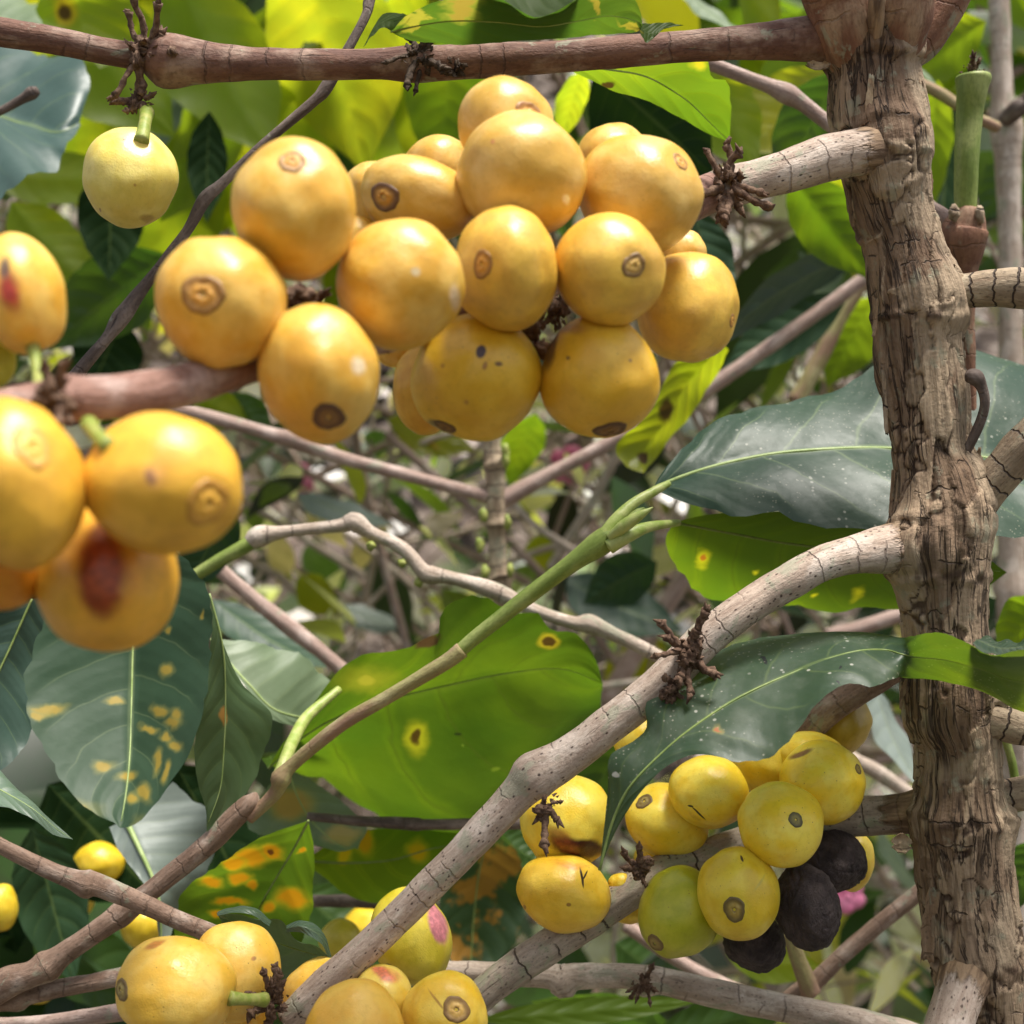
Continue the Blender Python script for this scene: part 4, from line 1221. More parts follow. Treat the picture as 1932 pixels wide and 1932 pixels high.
cherry('shaded cherry end hidden under the scuffed orange one', G1, 748, 648, .226, 46, 44, OA, OB, 0)
cherry('small cherry glimpsed between the scar topped and scuffed cherries', G1, 676, 455, .214, 40, 46, OA, OB, 0)
# near the viewer, left edge
cherry('cherry with a reddish wound cut by the left edge of the picture', G2, 40, 555, .165, 77, 113, (.78, .42, .05), (.84, .55, .12), -12, None, marks=[(16, 548, 22, 46, -14, (.30, .03, .015), .7, 1), (8, 505, 10, 24, 8, (.08, .05, .05), .6, .9)], stalk=((64, 662, True), (74, 740, .158), 24))
cherry('lime green unripe cherry at the left edge', G2, -16, 672, .170, 43, 63, (.42, .44, .03), (.54, .54, .06), 0)
cherry('biggest blurred orange cherry cut by the left edge with a faint ring', G2, 28, 912, .145, 122, 157, OA, (.85, .48, .05), -10, (62, 838), .26, ((.62, .32, .06), (.82, .46, .08), (.6, .3, .05)))
cherry('big orange cherry with a small black hole and a ringed scar', G2, 306, 911, .150, 148, 130, OA, (.85, .48, .05), 12, (396, 950), .30, ((.5, .24, .03), (.8, .42, .05), (.5, .22, .02)),
       marks=[(283, 900, 11, 18, -12, (.035, .01, .025), .5, 1), (290, 895, 24, 30, 0, (.66, .3, .1), .8, .5)], stalk=((196, 838, True), (168, 800, .153), 30))
cherry('orange cherry with a large dark red bruise', G2, 203, 1092, .160, 128, 138, OA, (.82, .42, .035), 6, None, marks=[(190, 1086, 46, 84, -4, (.09, .005, .003), .4, 1), (195, 1080, 60, 98, -4, (.5, .1, .01), .9, .5)])
cherry('shadowy orange underside of a cherry below the biggest one', G2, -4, 1070, .157, 82, 82, (.62, .24, .015), (.7, .3, .02), 0)
cherry('lone pale yellow cherry hanging from a short green stalk', None, 247, 335, .252, 87, 92, (.72, .56, .10), (.80, .66, .19), 8, None, stalk=((268, 262, True), (277, 212, .2535), 26),
       marks=[(275, 410, 12, 5, -20, (.28, .16, .04), .6, .7), (190, 397, 3, 3, 0, (.2, .1, .02), .4, .9), (233, 262, 3, 3, 0, (.12, .06, .02), .4, .9), (255, 350, 3, 3, 0, (.35, .2, .05), .4, .7)], specks=.35)
# lower cluster
cherry('lemon yellow cherry with a long blackish red bruise under the bud stub', G3, 1071, 1549, .279, 86, 84, YA, YB, 14, None, marks=[(1092, 1602, 62, 22, 14, (.045, .008, .004), .4, 1), (1060, 1585, 40, 18, 40, (.22, .05, .01), .6, .7)], specks=.4)
cherry('orange yellow cherry with a dent and a tiny dry twig stuck on it', G3, 1065, 1683, .272, 87, 70, (.72, .44, .025), (.8, .54, .06), 12, None, marks=[(1098, 1656, 2.5, 17, -6, (.025, .012, .008), .3, 1), (1104, 1652, 2, 8, 36, (.025, .012, .008), .3, 1), (1075, 1632, 40, 6, 6, (.5, .2, .02), .7, .7), (1073, 1707, 5, 4, 0, (.25, .12, .02), .4, .9), (990, 1712, 3, 5, 0, (.2, .09, .02), .4, .9)], specks=.7)
cherry('yellow cherry with a grey scar at its upper left beside the leaf tip', G3, 1258, 1549, .281, 80, 67, YA, YB, 22, (1212, 1509), .22, GRY, specks=.6)
cherry('yellow cherry marked with a black hook under the drooping leaf', G3, 1337, 1494, .274, 74, 65, YA, YB, 6, None, marks=[(1318, 1534, 1.8, 18, -42, (.012, .008, .006), .3, 1), (1303, 1521, 5, 2, 0, (.012, .008, .006), .3, 1), (1310, 1540, 18, 5, 42, (.5, .3, .03), .5, .5)], specks=.6)
cherry('yellow cherry mostly covered by the edge of the drooping leaf', G3, 1450, 1436, .285, 70, 66, YA, YB, 0, specks=.4)
cherry('plump yellow cherry at the upper right of the lower cluster', G3, 1550, 1477, .272, 79, 76, YA, YB, -28, (1622, 1450), .13, GRY, marks=[(1512, 1424, 26, 4, -28, (.16, .06, .02), .5, .9)], specks=.8)
cherry('rounded top of a yellow cherry behind the plump upper right one', G3, 1530, 1426, .281, 68, 44, YA, YB, 8)
cherry('round yellow cherry with a dark dotted scar on its right side', G3, 1472, 1555, .262, 79, 77, YA, YB, 10, (1503, 1546), .17, ((.10, .08, .03), (.25, .2, .06), (.03, .02, .012)), specks=.9)
cherry('yellow cherry with a round brown target scar low on its face', G3, 1391, 1685, .261, 74, 84, (.66, .45, .02), (.76, .58, .05), 0, (1385, 1719), .27, ((.13, .09, .025), (.36, .25, .05), (.12, .06, .02)), marks=[(1400, 1620, 2.5, 5, -20, (.06, .03, .015), .3, 1), (1435, 1665, 18, 3, -40, (.35, .3, .06), .6, .5)], specks=.7)
cherry('green yellow unripe cherry beside the target scarred one', G3, 1281, 1721, .268, 75, 84, (.36, .37, .012), (.48, .46, .03), 16, (1236, 1780), .22, GRY, specks=.9)
BK = (.026, .015, .015), (.085, .06, .056)
for lab, a in (('dried black cherry with a dusty wrinkled skin, lowest but one in the cluster', (1523, 1711, .267, 61, 78, -8)),
               ('black shrivelled cherry under the target scarred yellow one', (1424, 1778, .275, 57, 53, 14)),
               ('black shrivelled cherry tucked under the branch against a yellow sliver', (1574, 1625, .276, 60, 58, 24))):
    cherry(lab, G3, a[0], a[1], a[2], a[3], a[4], *BK, rot=a[5], rough=.62, specks=0, sss=0, lump=.06, wrinkle=.8, flat=.1)
cherry('yellow sliver of a cherry behind the black one under the branch', G3, 1606, 1622, .288, 42, 56, YA, YB, 10)
cherry('dull brownish yellow oval cherry behind the leaf near the trunk', G3, 1582, 1366, .293, 54, 68, (.48, .32, .03), (.58, .4, .05), 36)
cherry('yellow cherry end behind the torn corner of the drooping leaf', G3, 1203, 1396, .290, 47, 47, YA, YB, 0)
cherry('tiny undeveloped yellow cherry against the mossy branch', G3, 1170, 1664, .276, 22, 16, (.7, .45, .01), YB, -10, sss=.3)
cherry('small orange cherry glimpsed between the branch and the bruised one', G3, 1240, 1618, .289, 42, 34, (.72, .42, .02), YB, 0)
cherry('yellow cherry end seen beneath the mossy branch', G3, 1188, 1718, .288, 36, 24, (.7, .45, .02), YB, 0)
# bottom edge
cherry('big golden cherry lying sideways at the bottom edge with a grey end scar', G4, 333, 1864, .240, 112, 90, BA, BB, 8, (226, 1868), .2, GRY, marks=[(293, 1782, 26, 4, -24, (.35, .1, .02), .5, .8)], specks=.8, stalk=((440, 1885, True), (500, 1886, .243), 26))
cherry('peach yellow cherry behind the dried bud stalks at the bottom', G4, 446, 1832, .256, 84, 90, BA, BB, -20, None, marks=[(478, 1810, 5, 4, 0, (.3, .12, .04), .5, .8)], specks=.8)
cherry('yellow cherry in shade under the short green stalk', G4, 462, 1928, .262, 52, 48, BA, BB, 0)
cherry('cherry half covered by the lower end of the arched branch', G4, 604, 1888, .264, 74, 74, BA, BB, 0, None, marks=[(597, 1838, 8, 3, 0, (.2, .1, .03), .5, .8)], specks=.6)
cherry('orange cherry cut by the bottom edge next to the bullseye one', G4, 668, 1946, .236, 92, 94, (.78, .42, .045), (.83, .52, .09), 0, specks=.3)
cherry('cherry with a pink streak behind the bottom orange one', G4, 722, 1886, .252, 56, 62, (.72, .5, .06), (.8, .6, .12), 0, None, marks=[(722, 1838, 36, 9, 18, (.42, .1, .06), .6, .9)], specks=.4)
cherry('round cherry with a bullseye scar at the bottom edge', G4, 841, 1916, .246, 80, 80, (.74, .46, .03), (.82, .58, .08), 0, (862, 1904), .29, ((.24, .13, .035), (.66, .4, .1), (.08, .03, .015)), marks=[(823, 1888, 24, 2.5, 44, (.3, .14, .02), .5, .8)], specks=.4)
cherry('yellow green cherry with a purplish pink scar beside the arched branch', G4, 776, 1766, .276, 73, 88, (.58, .47, .02), (.7, .57, .06), -24, None, marks=[(826, 1744, 15, 42, -18, (.42, .15, .17), .35, 1), (735, 1822, 7, 6, 0, (.05, .02, .015), .4, 1), (758, 1845, 30, 10, 0, (.35, .2, .03), .8, .5)], specks=.5)
cherry('small yellow olive cherry behind the top of the purplish scarred one', G5, 642, 1772, .36, 38, 36, (.5, .4, .03), (.6, .48, .05))
for lab, a in (('blurred yellow cherry resting behind the scarred twig joint', (187, 1628, .42, 46, 37)), ('blurred amber cherry below the crossing of two brown twigs', (268, 1746, .42, 39, 42)),
               ('bright yellow blurred cherry at the lower left edge', (2, 1712, .38, 29, 44)), ('blurred yellow cherry behind the knob ended twig', (72, 1858, .38, 34, 34)),
               ('tiny blurred cherry half behind a dark hanging leaf', (158, 1690, .44, 20, 38)), ('tiny blurred yellow cherry under the scarred twig joint', (182, 1668, .44, 18, 26)),
               ('dim blurred amber cherry beside the rust stained dark leaf', (700, 1745, .46, 50, 34))):
    cherry(lab, G5, *a, (.62, .42, .015), (.72, .52, .04), 0, specks=.3)

# ================================================================== leaves one can tell apart
GL = 'leaves around the branches'
HOLE = (0.06, 0.02, 0.008)
YEL = (0.85, 0.80, 0.02)


def lm(kind, **kw):
    a = dict(LF[kind])
    a.update(kw)
    return lambda org: mat_leaf('leaf_' + kind, origin=org, **a)


# big dark leaf passing behind the trunk
leaf_px('large dark bluish green leaf with a pale midrib passing behind the trunk',
        [(1232, 922, .294), (1250, 890, .296), (1290, 845, .300), (1360, 790, .306), (1500, 762, .314), (1590, 735, .318), (1660, 690, .322), (1760, 676, .326), (1840, 672, .33), (1900, 682, .332), (2040, 740, .335), (2150, 850, .335)],
        [(1232, 922, .294), (1300, 895, .294), (1380, 872, .295), (1480, 854, .296), (1600, 846, .298), (1680, 846, .3), (1780, 852, .302), (1850, 862, .303), (1932, 872, .305), (2050, 880, .31), (2150, 850, .335)],
        [(1232, 922, .294), (1262, 938, .290), (1310, 958, .287), (1400, 976, .282), (1455, 968, .282), (1500, 985, .281), (1560, 1000, .281), (1640, 1006, .282), (1740, 1000, .283), (1850, 1010, .284), (1932, 1016, .286), (2060, 980, .295), (2150, 850, .335)],
        lm('gloss', seed=2.0, dust=.6, nv=9, rough=.44, spec=.42, bumpy=1.3, c1=(.014,.042,.02), c2=(.03,.064,.034), vein=.45, veincol=(.2, .27, .1)), rib=9, arch=.10, wave=.02, seed=1)
# backlit leaf under it
leaf_px('backlit green leaf with yellow spots hanging below the large dark leaf',
        [(1272, 985, 0.3007), (1350, 970, 0.2979), (1500, 960, 0.2960), (1650, 975, 0.2989), (1800, 1010, 0.3055), (1900, 1080, 0.3188)],
        [(1272, 985, 0.3007), (1350, 1000, 0.3036), (1480, 1024, 0.3082), (1600, 1038, 0.3108), (1700, 1050, 0.3131), (1800, 1065, 0.3160), (1900, 1080, 0.3188)],
        [(1272, 985, 0.3007), (1255, 1020, 0.3074), (1275, 1068, 0.3165), (1330, 1115, 0.3254), (1420, 1140, 0.3302), (1500, 1146, 0.3313), (1570, 1150, 0.3321), (1640, 1138, 0.3298), (1720, 1152, 0.3325), (1820, 1130, 0.3283), (1900, 1080, 0.3188)],
        lm('backlit2', seed=3.0, nv=8, tr=(.20, .29, .008), spots=[(1322, 1055, .315, 7, 9, (.6, .18, .02), (YEL, 2.6)), (1422, 1076, .318, 3, 3, YEL, (YEL, 3.)), (1620, 1120, .322, 6, 6, YEL, (YEL, 3.2)), (1540, 1122, .321, 3, 3, YEL, (YEL, 3.))]), rib=7, ribmat='ribdark', arch=.05, wave=.03, seed=2)
# drooping glossy leaf over the lower cluster, with its twisted base showing the underside
leaf_px('glossy dark drooping leaf flecked with dust, twisted to show a green underside',
        [(1131, 1642, 0.2462), (1140, 1560, 0.2473), (1148, 1490, 0.2479), (1154, 1426, 0.2490), (1216, 1382, 0.2512), (1224, 1322, 0.2529), (1290, 1268, 0.2589), (1350, 1234, 0.2622), (1410, 1212, 0.2644), (1490, 1200, 0.2655), (1570, 1194, 0.2644), (1650, 1196, 0.2700), (1700, 1203, 0.2590), (1728, 1198, 0.2460), (1775, 1192, 0.2380), (1830, 1212, 0.2350), (1875, 1232, 0.2330), (1960, 1224, 0.2320), (2120, 1290, 0.2500)],
        [(1131, 1642, 0.2462), (1150, 1568, 0.2462), (1172, 1512, 0.2457), (1200, 1470, 0.2452), (1250, 1420, 0.2457), (1300, 1378, 0.2462), (1370, 1330, 0.2479), (1430, 1298, 0.2495), (1500, 1268, 0.2512), (1560, 1244, 0.2523), (1620, 1228, 0.2526), (1670, 1226, 0.2555), (1700, 1234, 0.2525), (1730, 1240, 0.2520), (1785, 1245, 0.2500), (1850, 1262, 0.2490), (1910, 1284, 0.2480), (1990, 1290, 0.2470), (2120, 1290, 0.2500)],
        [(1131, 1642, 0.2462), (1160, 1572, 0.2457), (1192, 1518, 0.2446), (1214, 1488, 0.2440), (1262, 1444, 0.2429), (1320, 1424, 0.2408), (1390, 1438, 0.2386), (1450, 1430, 0.2383), (1500, 1385, 0.2391), (1545, 1325, 0.2413), (1600, 1294, 0.2435), (1650, 1298, 0.2440), (1690, 1280, 0.2485), (1715, 1280, 0.2560), (1780, 1285, 0.2575), (1860, 1305, 0.2575), (1932, 1342, 0.2565), (2010, 1352, 0.2550), (2120, 1290, 0.2500)],
        lm('gloss', seed=4.0, dust=1.0, nv=10, rough=.45, c1=(.016, .042, .024), c2=(.03, .06, .034), tr=(.3, .42, .012), tw=.3, spec=.5, vein=.3,
           spots=[(1372, 1392, .234, 4, 4, (.4, .12, .03), ((.3, .25, .05), 2.5)), (1416, 1232, .272, 4, 5, (.01, .01, .01), None), (1550, 1240, .262, 3, 3, (.01, .01, .01), None), (1572, 1278, .25, 3, 3, (.01, .01, .01), None), (1163, 1456, .247, 6, 6, (.5, .5, .46), None)]),
        rib=6, ribmat='ribdark', arch=.05, wave=.012, seed=3, n=96, uni=True,
        extra=[([(1832, 1215, .2352), (1872, 1235, .2332), (1965, 1226, .2322)], [(1842, 1206, .245), (1890, 1222, .243), (1965, 1212, .242)], [(1855, 1200, .256), (1905, 1208, .256), (1965, 1200, .256)])])
# large backlit leaf in the middle
leaf_px('large backlit leaf with brown edged holes behind the green tipped twig',
        [(506, 1450, .325), (545, 1380, .322), (590, 1322, .32), (640, 1272, .317), (700, 1236, .314), (752, 1215, .312), (800, 1190, .31), (826, 1180, .309), (832, 1150, .310), (880, 1131, .313), (930, 1142, .318), (985, 1152, .32), (1012, 1150, .322), (1040, 1180, .325), (1085, 1192, .328), (1120, 1240, .331), (1137, 1290, .336)],
        [(506, 1450, .325), (570, 1392, .327), (640, 1352, .329), (740, 1318, .331), (850, 1292, .332), (960, 1270, .333), (1060, 1262, .334), (1137, 1290, .336)],
        [(506, 1450, .325), (480, 1400, 0.3600), (520, 1440, 0.3620), (580, 1470, 0.3640), (640, 1510, 0.3660), (700, 1540, 0.3670), (800, 1556, 0.3680), (900, 1548, 0.3680), (1000, 1510, 0.3670), (1060, 1468, 0.3660), (1095, 1390, 0.3650), (1130, 1330, 0.3630), (1137, 1290, .336)],
        lm('backlit2', seed=5.0, nv=7, c1=(.05, .11, .012), c2=(.08, .14, .015), tr=(.15, .245, .007), mott=.6, tw=.55, rough=.42, vein=.5, bumpy=1.3,
           spots=[(782, 1400, .334, 13, 20, HOLE, ((.62, .6, .02), 2.7)), (1035, 1210, .328, 14, 10, HOLE, ((.8, .6, .03), 1.9)), (802, 1208, .312, 34, 14, (.09, .04, .02), None), (860, 1392, .335, 9, 4, (.03, .05, .01), None), (690, 1282, .32, 20, 9, (.42, .40, .03), ((.34, .36, .02), 4.5)), (872, 1412, .335, 3, 3, (.2, .3, .03), None), (930, 1470, .338, 8, 5, (.2, .3, .02), None)]),
        rib=5, ribmat='ribdark', arch=.06, wave=.075, seed=4,
        petiole=[(524, 1470, .29, 26), (536, 1440, .293, 25), (552, 1400, .300, 24), (580, 1352, .308, 22), (640, 1300, .315, 14)])
# grey green spotted leaf on the left
leaf_px('broad grey green leaf with yellow rust blotches pointing straight down under the bruised cherry',
        [(262, 1010, 0.2458), (150, 1080, 0.2440), (80, 1180, 0.2400), (52, 1260, 0.2368), (50, 1320, 0.2344), (62, 1365, 0.2326), (92, 1430, 0.2300), (130, 1490, 0.2276), (180, 1535, 0.2257), (216, 1552, 0.2252), (226, 1562, 0.2248)],
        [(262, 1010, 0.2458), (256, 1100, 0.2462), (252, 1180, 0.2450), (249, 1280, 0.2420), (247, 1380, 0.2370), (242, 1460, 0.2318), (234, 1520, 0.2274), (226, 1562, 0.2248)],
        [(262, 1010, 0.2458), (330, 1040, 0.2436), (375, 1085, 0.2409), (397, 1130, 0.2380), (399, 1200, 0.2352), (393, 1280, 0.2320), (376, 1370, 0.2284), (345, 1440, 0.2266), (305, 1500, 0.2252), (270, 1545, 0.2244), (240, 1562, 0.2248), (226, 1562, 0.2248)],
        lm('gloss', seed=6.0, nv=8, c1=(.026, .06, .032), c2=(.05, .09, .05), tr=(.12, .2, .03), tw=.2, rough=.5, spec=.25, vein=.35, veincol=(.22, .28, .13),
           spots=[(x, y, .237, a, b, (.34, .245, .04), ((.22, .22, .06), 1.8)) for (x, y, a, b) in
                  ((100, 1332, 24, 9), (88, 1342, 12, 7), (212, 1330, 15, 6), (308, 1335, 14, 9), (345, 1345, 14, 12), (338, 1358, 20, 8), (283, 1371, 16, 5), (325, 1380, 16, 6), (349, 1392, 16, 8), (215, 1430, 17, 9), (312, 1424, 8, 18), (258, 1452, 13, 9),
                   (300, 1478, 14, 12), (165, 1506, 40, 20), (150, 1530, 22, 16), (300, 1540, 14, 20), (310, 1262, 12, 14), (300, 1195, 7, 8), (376, 1160, 5, 6), (340, 1440, 8, 14), (275, 1488, 10, 8))]
                 + [(214, 1556, .236, 14, 8, (.12, .06, .05), None)]), rib=7, arch=.02, wave=.02, seed=5)
leaf_px('grey bluish leaf underside with a green midrib behind the crossing twigs',
        [(205, 1560, .34), (222, 1600, .336), (250, 1640, .333), (285, 1690, .33), (300, 1760, .33)],
        [(236, 1545, .34), (262, 1600, .335), (285, 1650, .332), (300, 1700, .33), (305, 1790, .33)],
        [(325, 1474, .345), (370, 1510, .345), (412, 1552, .345), (405, 1620, .344), (340, 1720, .34), (310, 1800, .33)],
        M['leaf_greyback'], rib=12, ribmat='midrib', seed=6)
leaf_px('dull mid green leaf hanging between the rust blotched leaf and the pale veined one',
        [(395, 1120, .285), (400, 1180, .284), (392, 1260, .284), (380, 1340, .283), (366, 1440, .285), (390, 1530, .288)],
        [(395, 1120, .285), (420, 1220, .286), (425, 1320, .288), (422, 1420, .289), (415, 1490, .289), (390, 1560, .288)],
        [(395, 1120, .285), (420, 1215, .29), (460, 1290, .294), (512, 1352, .298), (500, 1420, .297), (470, 1490, .294), (390, 1570, .288)],
        lm('gloss', seed=7.0, c1=(.05, .09, .035), c2=(.07, .115, .045), tr=(.12, .2, .02), tw=.2, rough=.5, spec=.5, nv=7,
           spots=[(422, 1350, .288, 10, 22, (.4, .2, .04), None)]), rib=5, seed=7)
leaf_px('pale whitish green leaf with fine parallel veins lit from above',
        [(398, 1205, .335), (440, 1208, .338), (520, 1222, .343), (580, 1248, .347), (632, 1298, .35), (640, 1340, .35)],
        [(398, 1205, .335), (430, 1248, .334), (470, 1292, .333), (520, 1340, .335), (600, 1356, .345), (640, 1340, .35)],
        [(398, 1205, .335), (425, 1250, .333), (465, 1298, .332), (512, 1356, .333), (590, 1372, .344), (640, 1345, .35)],
        M['leaf_pale'], rib=7, seed=8)
leaf_px('backlit green leaf with orange rust blotches above the golden cherries',
        [(582, 1548, .30), (520, 1570, .302), (460, 1600, .304), (400, 1640, .306), (345, 1690, .308), (328, 1740, .31), (340, 1800, .312), (420, 1850, .315)],
        [(582, 1548, .30), (555, 1600, .305), (525, 1650, .308), (490, 1710, .311), (465, 1770, .313), (420, 1850, .315)],
        [(582, 1548, .30), (592, 1600, .306), (592, 1660, .31), (588, 1720, .314), (570, 1780, .316), (520, 1830, .317), (420, 1850, .315)],
        lm('backlit2', seed=9.0, nv=7, c1=(.06, .10, .015), c2=(.09, .13, .018), tr=(.24, .35, .012), spots=[(x, y, .308, a, b, (.75, .33, .008), ((.5, .42, .015), 1.6)) for (x, y, a, b) in
           ((470, 1612, 36, 20), (440, 1622, 18, 14), (448, 1655, 20, 14), (395, 1668, 18, 11), (515, 1602, 22, 14), (545, 1705, 28, 22), (504, 1720, 12, 12), (430, 1708, 30, 7), (400, 1732, 14, 8), (470, 1672, 9, 8), (570, 1600, 7, 7))]
           + [(512, 1606, .306, 9, 6, (.12, .03, .01), None)]), rib=5, ribmat='ribdark', seed=9)
leaf_px('bright backlit leaf with orange spots between the rusty leaf and the arched branch',
        [(590, 1612, .36), (640, 1580, .36), (700, 1564, .36), (780, 1562, .36), (880, 1575, .36)],
        [(590, 1625, .36), (660, 1628, .362), (740, 1622, .362), (820, 1600, .362), (900, 1590, .36)],
        [(590, 1640, .36), (640, 1676, .364), (700, 1704, .366), (750, 1696, .367), (810, 1650, .366), (900, 1595, .36)],
        lm('backlit', seed=10.0, nv=6, tr=(.34, .48, .012), spots=[(690, 1590, .361, 16, 22, (.7, .4, .01), ((.6, .55, .02), 1.7)), (790, 1604, .362, 18, 20, (.75, .5, .01), ((.6, .55, .02), 1.7)), (650, 1610, .361, 12, 16, (.75, .55, .01), ((.6, .55, .02), 1.8))]), rib=5, ribmat='ribdark', seed=10)
leaf_px('dark leaf ruined by ragged orange rust below the bruised yellow cherry',
        [(905, 1560, .41), (850, 1620, .41), (830, 1700, .41), (836, 1780, .41), (880, 1850, .41)],
        [(925, 1560, .41), (905, 1640, .414), (895, 1720, .415), (890, 1790, .414), (885, 1860, .41)],
        [(950, 1570, .41), (985, 1630, .416), (990, 1700, .418), (975, 1770, .416), (900, 1860, .41)],
        lm('rusty', seed=11.0, rust=.95, c1=(.02, .05, .02), c2=(.035, .07, .025), tr=(.1, .16, .02), rustcol=(.34, .17, .02)), rib=5, ribmat='ribdark', seed=11)
leaf_px('pale leaf with a broad tan rust patch behind the dry joint',
        [(540, 1450, .345), (500, 1490, .345), (470, 1540, .345), (480, 1570, .345), (560, 1590, .345), (640, 1605, .345)],
        [(545, 1455, .345), (560, 1500, .347), (585, 1545, .349), (620, 1580, .349), (650, 1600, .347), (670, 1600, .347)],
        [(555, 1455, .345), (600, 1480, .35), (640, 1510, .352), (690, 1556, .353), (680, 1590, .35), (675, 1602, .347)],
        lm('pale', seed=12.0, spots=[(550, 1520, .348, 40, 30, (.45, .3, .07), ((.32, .33, .09), 1.5)), (645, 1575, .349, 36, 20, (.5, .38, .14), None)]), rib=4, seed=12)
leaf_px('whitish glossy leaf tip reaching in from the left edge over dark foliage',
        [(-80, 1400, .26), (0, 1456, .258), (45, 1500, .256), (100, 1550, .254), (138, 1584, .253)],
        [(-80, 1450, .256), (0, 1490, .254), (60, 1525, .253), (105, 1562, .253), (138, 1584, .253)],
        [(-80, 1520, .25), (0, 1524, .25), (50, 1538, .25), (95, 1572, .251), (138, 1584, .253)],
        lm('gloss', seed=13.0, c1=(.1, .16, .1), c2=(.14, .2, .14), rough=.4, spec=.5), rib=4, seed=13)
leaf_px('grey glossy leaf with bluish sheen cut by the left edge beneath the orange cherries',
        [(40, 1120, .29), (-40, 1180, .288), (-110, 1290, .285), (-120, 1400, .282), (-60, 1470, .28)],
        [(60, 1130, .292), (20, 1220, .29), (-20, 1310, .287), (-40, 1400, .283), (-50, 1475, .28)],
        [(110, 1130, .296), (95, 1220, .296), (80, 1300, .294), (60, 1380, .29), (20, 1440, .285), (-45, 1480, .28)],
        lm('gloss', seed=14.0, c1=(.03, .07, .05), c2=(.05, .09, .065), rough=.42), rib=5, ribmat='ribdark', seed=14)
leaf_px('small curled leaf with a bright rim behind the peach yellow cherry',
        [(640, 1812, .272), (610, 1800, .27), (560, 1770, .268), (505, 1735, .266), (450, 1730, .265), (408, 1722, .266)],
        [(648, 1830, .274), (605, 1805, .278), (555, 1790, .280), (500, 1770, .28), (450, 1745, .275), (408, 1722, .266)],
        [(650, 1860, .276), (600, 1860, .285), (540, 1850, .290), (480, 1830, .29), (440, 1780, .284), (408, 1722, .266)],
        lm('gloss', seed=15.0, c1=(.05, .09, .055), c2=(.075, .115, .07), tr=(.14, .22, .02), rough=.45, spec=.6), rib=4, ribmat='ribdark', seed=15,
        extra=[([(410, 1728, .2645), (440, 1722, .262), (475, 1726, .262), (508, 1748, .264)], [(410, 1724, .265), (440, 1716, .263), (478, 1718, .263), (510, 1742, .2645)], [(410, 1720, .2665), (440, 1711, .2655), (480, 1712, .265), (512, 1738, .265)]),
               ([(540, 1758, .267), (570, 1760, .264), (605, 1780, .264), (622, 1812, .266)], [(540, 1752, .267), (570, 1748, .264), (606, 1768, .265), (624, 1808, .266)], [(540, 1746, .268), (572, 1736, .267), (608, 1756, .267), (626, 1804, .267)])])
# leaf sitting on the top branch
leaf_px('wavy green leaf lying over the top branch with a folded pale edge',
        [(738, 60, .247), (760, 72, .246), (800, 81, .245), (900, 84, .244), (1000, 78, .244), (1060, 72, .244), (1140, 66, .245), (1200, 60, .247), (1212, 50, .248)],
        [(738, 60, .247), (780, 50, .243), (850, 40, .239), (940, 42, .236), (1020, 50, .235), (1090, 40, .236), (1150, 30, .239), (1200, 40, .245), (1212, 50, .248)],
        [(738, 60, .247), (770, 28, .238), (820, 6, .231), (880, -8, .228), (935, -6, .228), (975, 18, .229), (1012, 34, .230), (1050, 22, .230), (1090, -2, .230), (1140, -22, .232), (1185, -14, .236), (1208, 20, .243), (1212, 50, .248)],
        lm('backlit2', seed=16.0, nv=7, c1=(.05, .085, .018), c2=(.07, .11, .02), tr=(.13, .21, .012), spots=[(870, 22, .235, 24, 5, (.3, .22, .03), ((.3, .3, .03), 2.)), (1115, 20, .237, 20, 5, (.35, .28, .03), None), (800, 36, .241, 60, 5, (.35, .32, .03), None), (1190, 55, .246, 26, 5, (.4, .34, .03), None)]),
        rib=4, ribmat='ribdark', seed=16, arch=.03, wave=.015, n=80,
        extra=[([(905, -8, .2283), (940, -2, .2283), (975, 19, .2293), (1012, 35, .2303), (1050, 23, .2303), (1092, -2, .2303)],
                [(905, -30, .238), (940, -26, .238), (975, -16, .239), (1012, -12, .24), (1050, -16, .24), (1092, -26, .24)],
                [(905, -60, .25), (940, -60, .25), (975, -60, .25), (1012, -60, .25), (1050, -60, .25), (1092, -60, .25)]),
               ([(684, 92, .2475), (700, 70, .247), (722, 52, .247), (740, 60, .247)], [(686, 88, .2485), (708, 50, .249), (735, 38, .248), (752, 50, .2455)], [(690, 82, .2495), (716, 30, .251), (748, 24, .249), (775, 30, .239)]),
               ([(1206, 55, .247), (1212, 70, .2475), (1222, 80, .248), (1236, 66, .249)], [(1208, 52, .248), (1222, 62, .249), (1236, 62, .25), (1255, 52, .252)], [(1210, 44, .249), (1230, 44, .251), (1260, 42, .253), (1290, 48, .255)])])
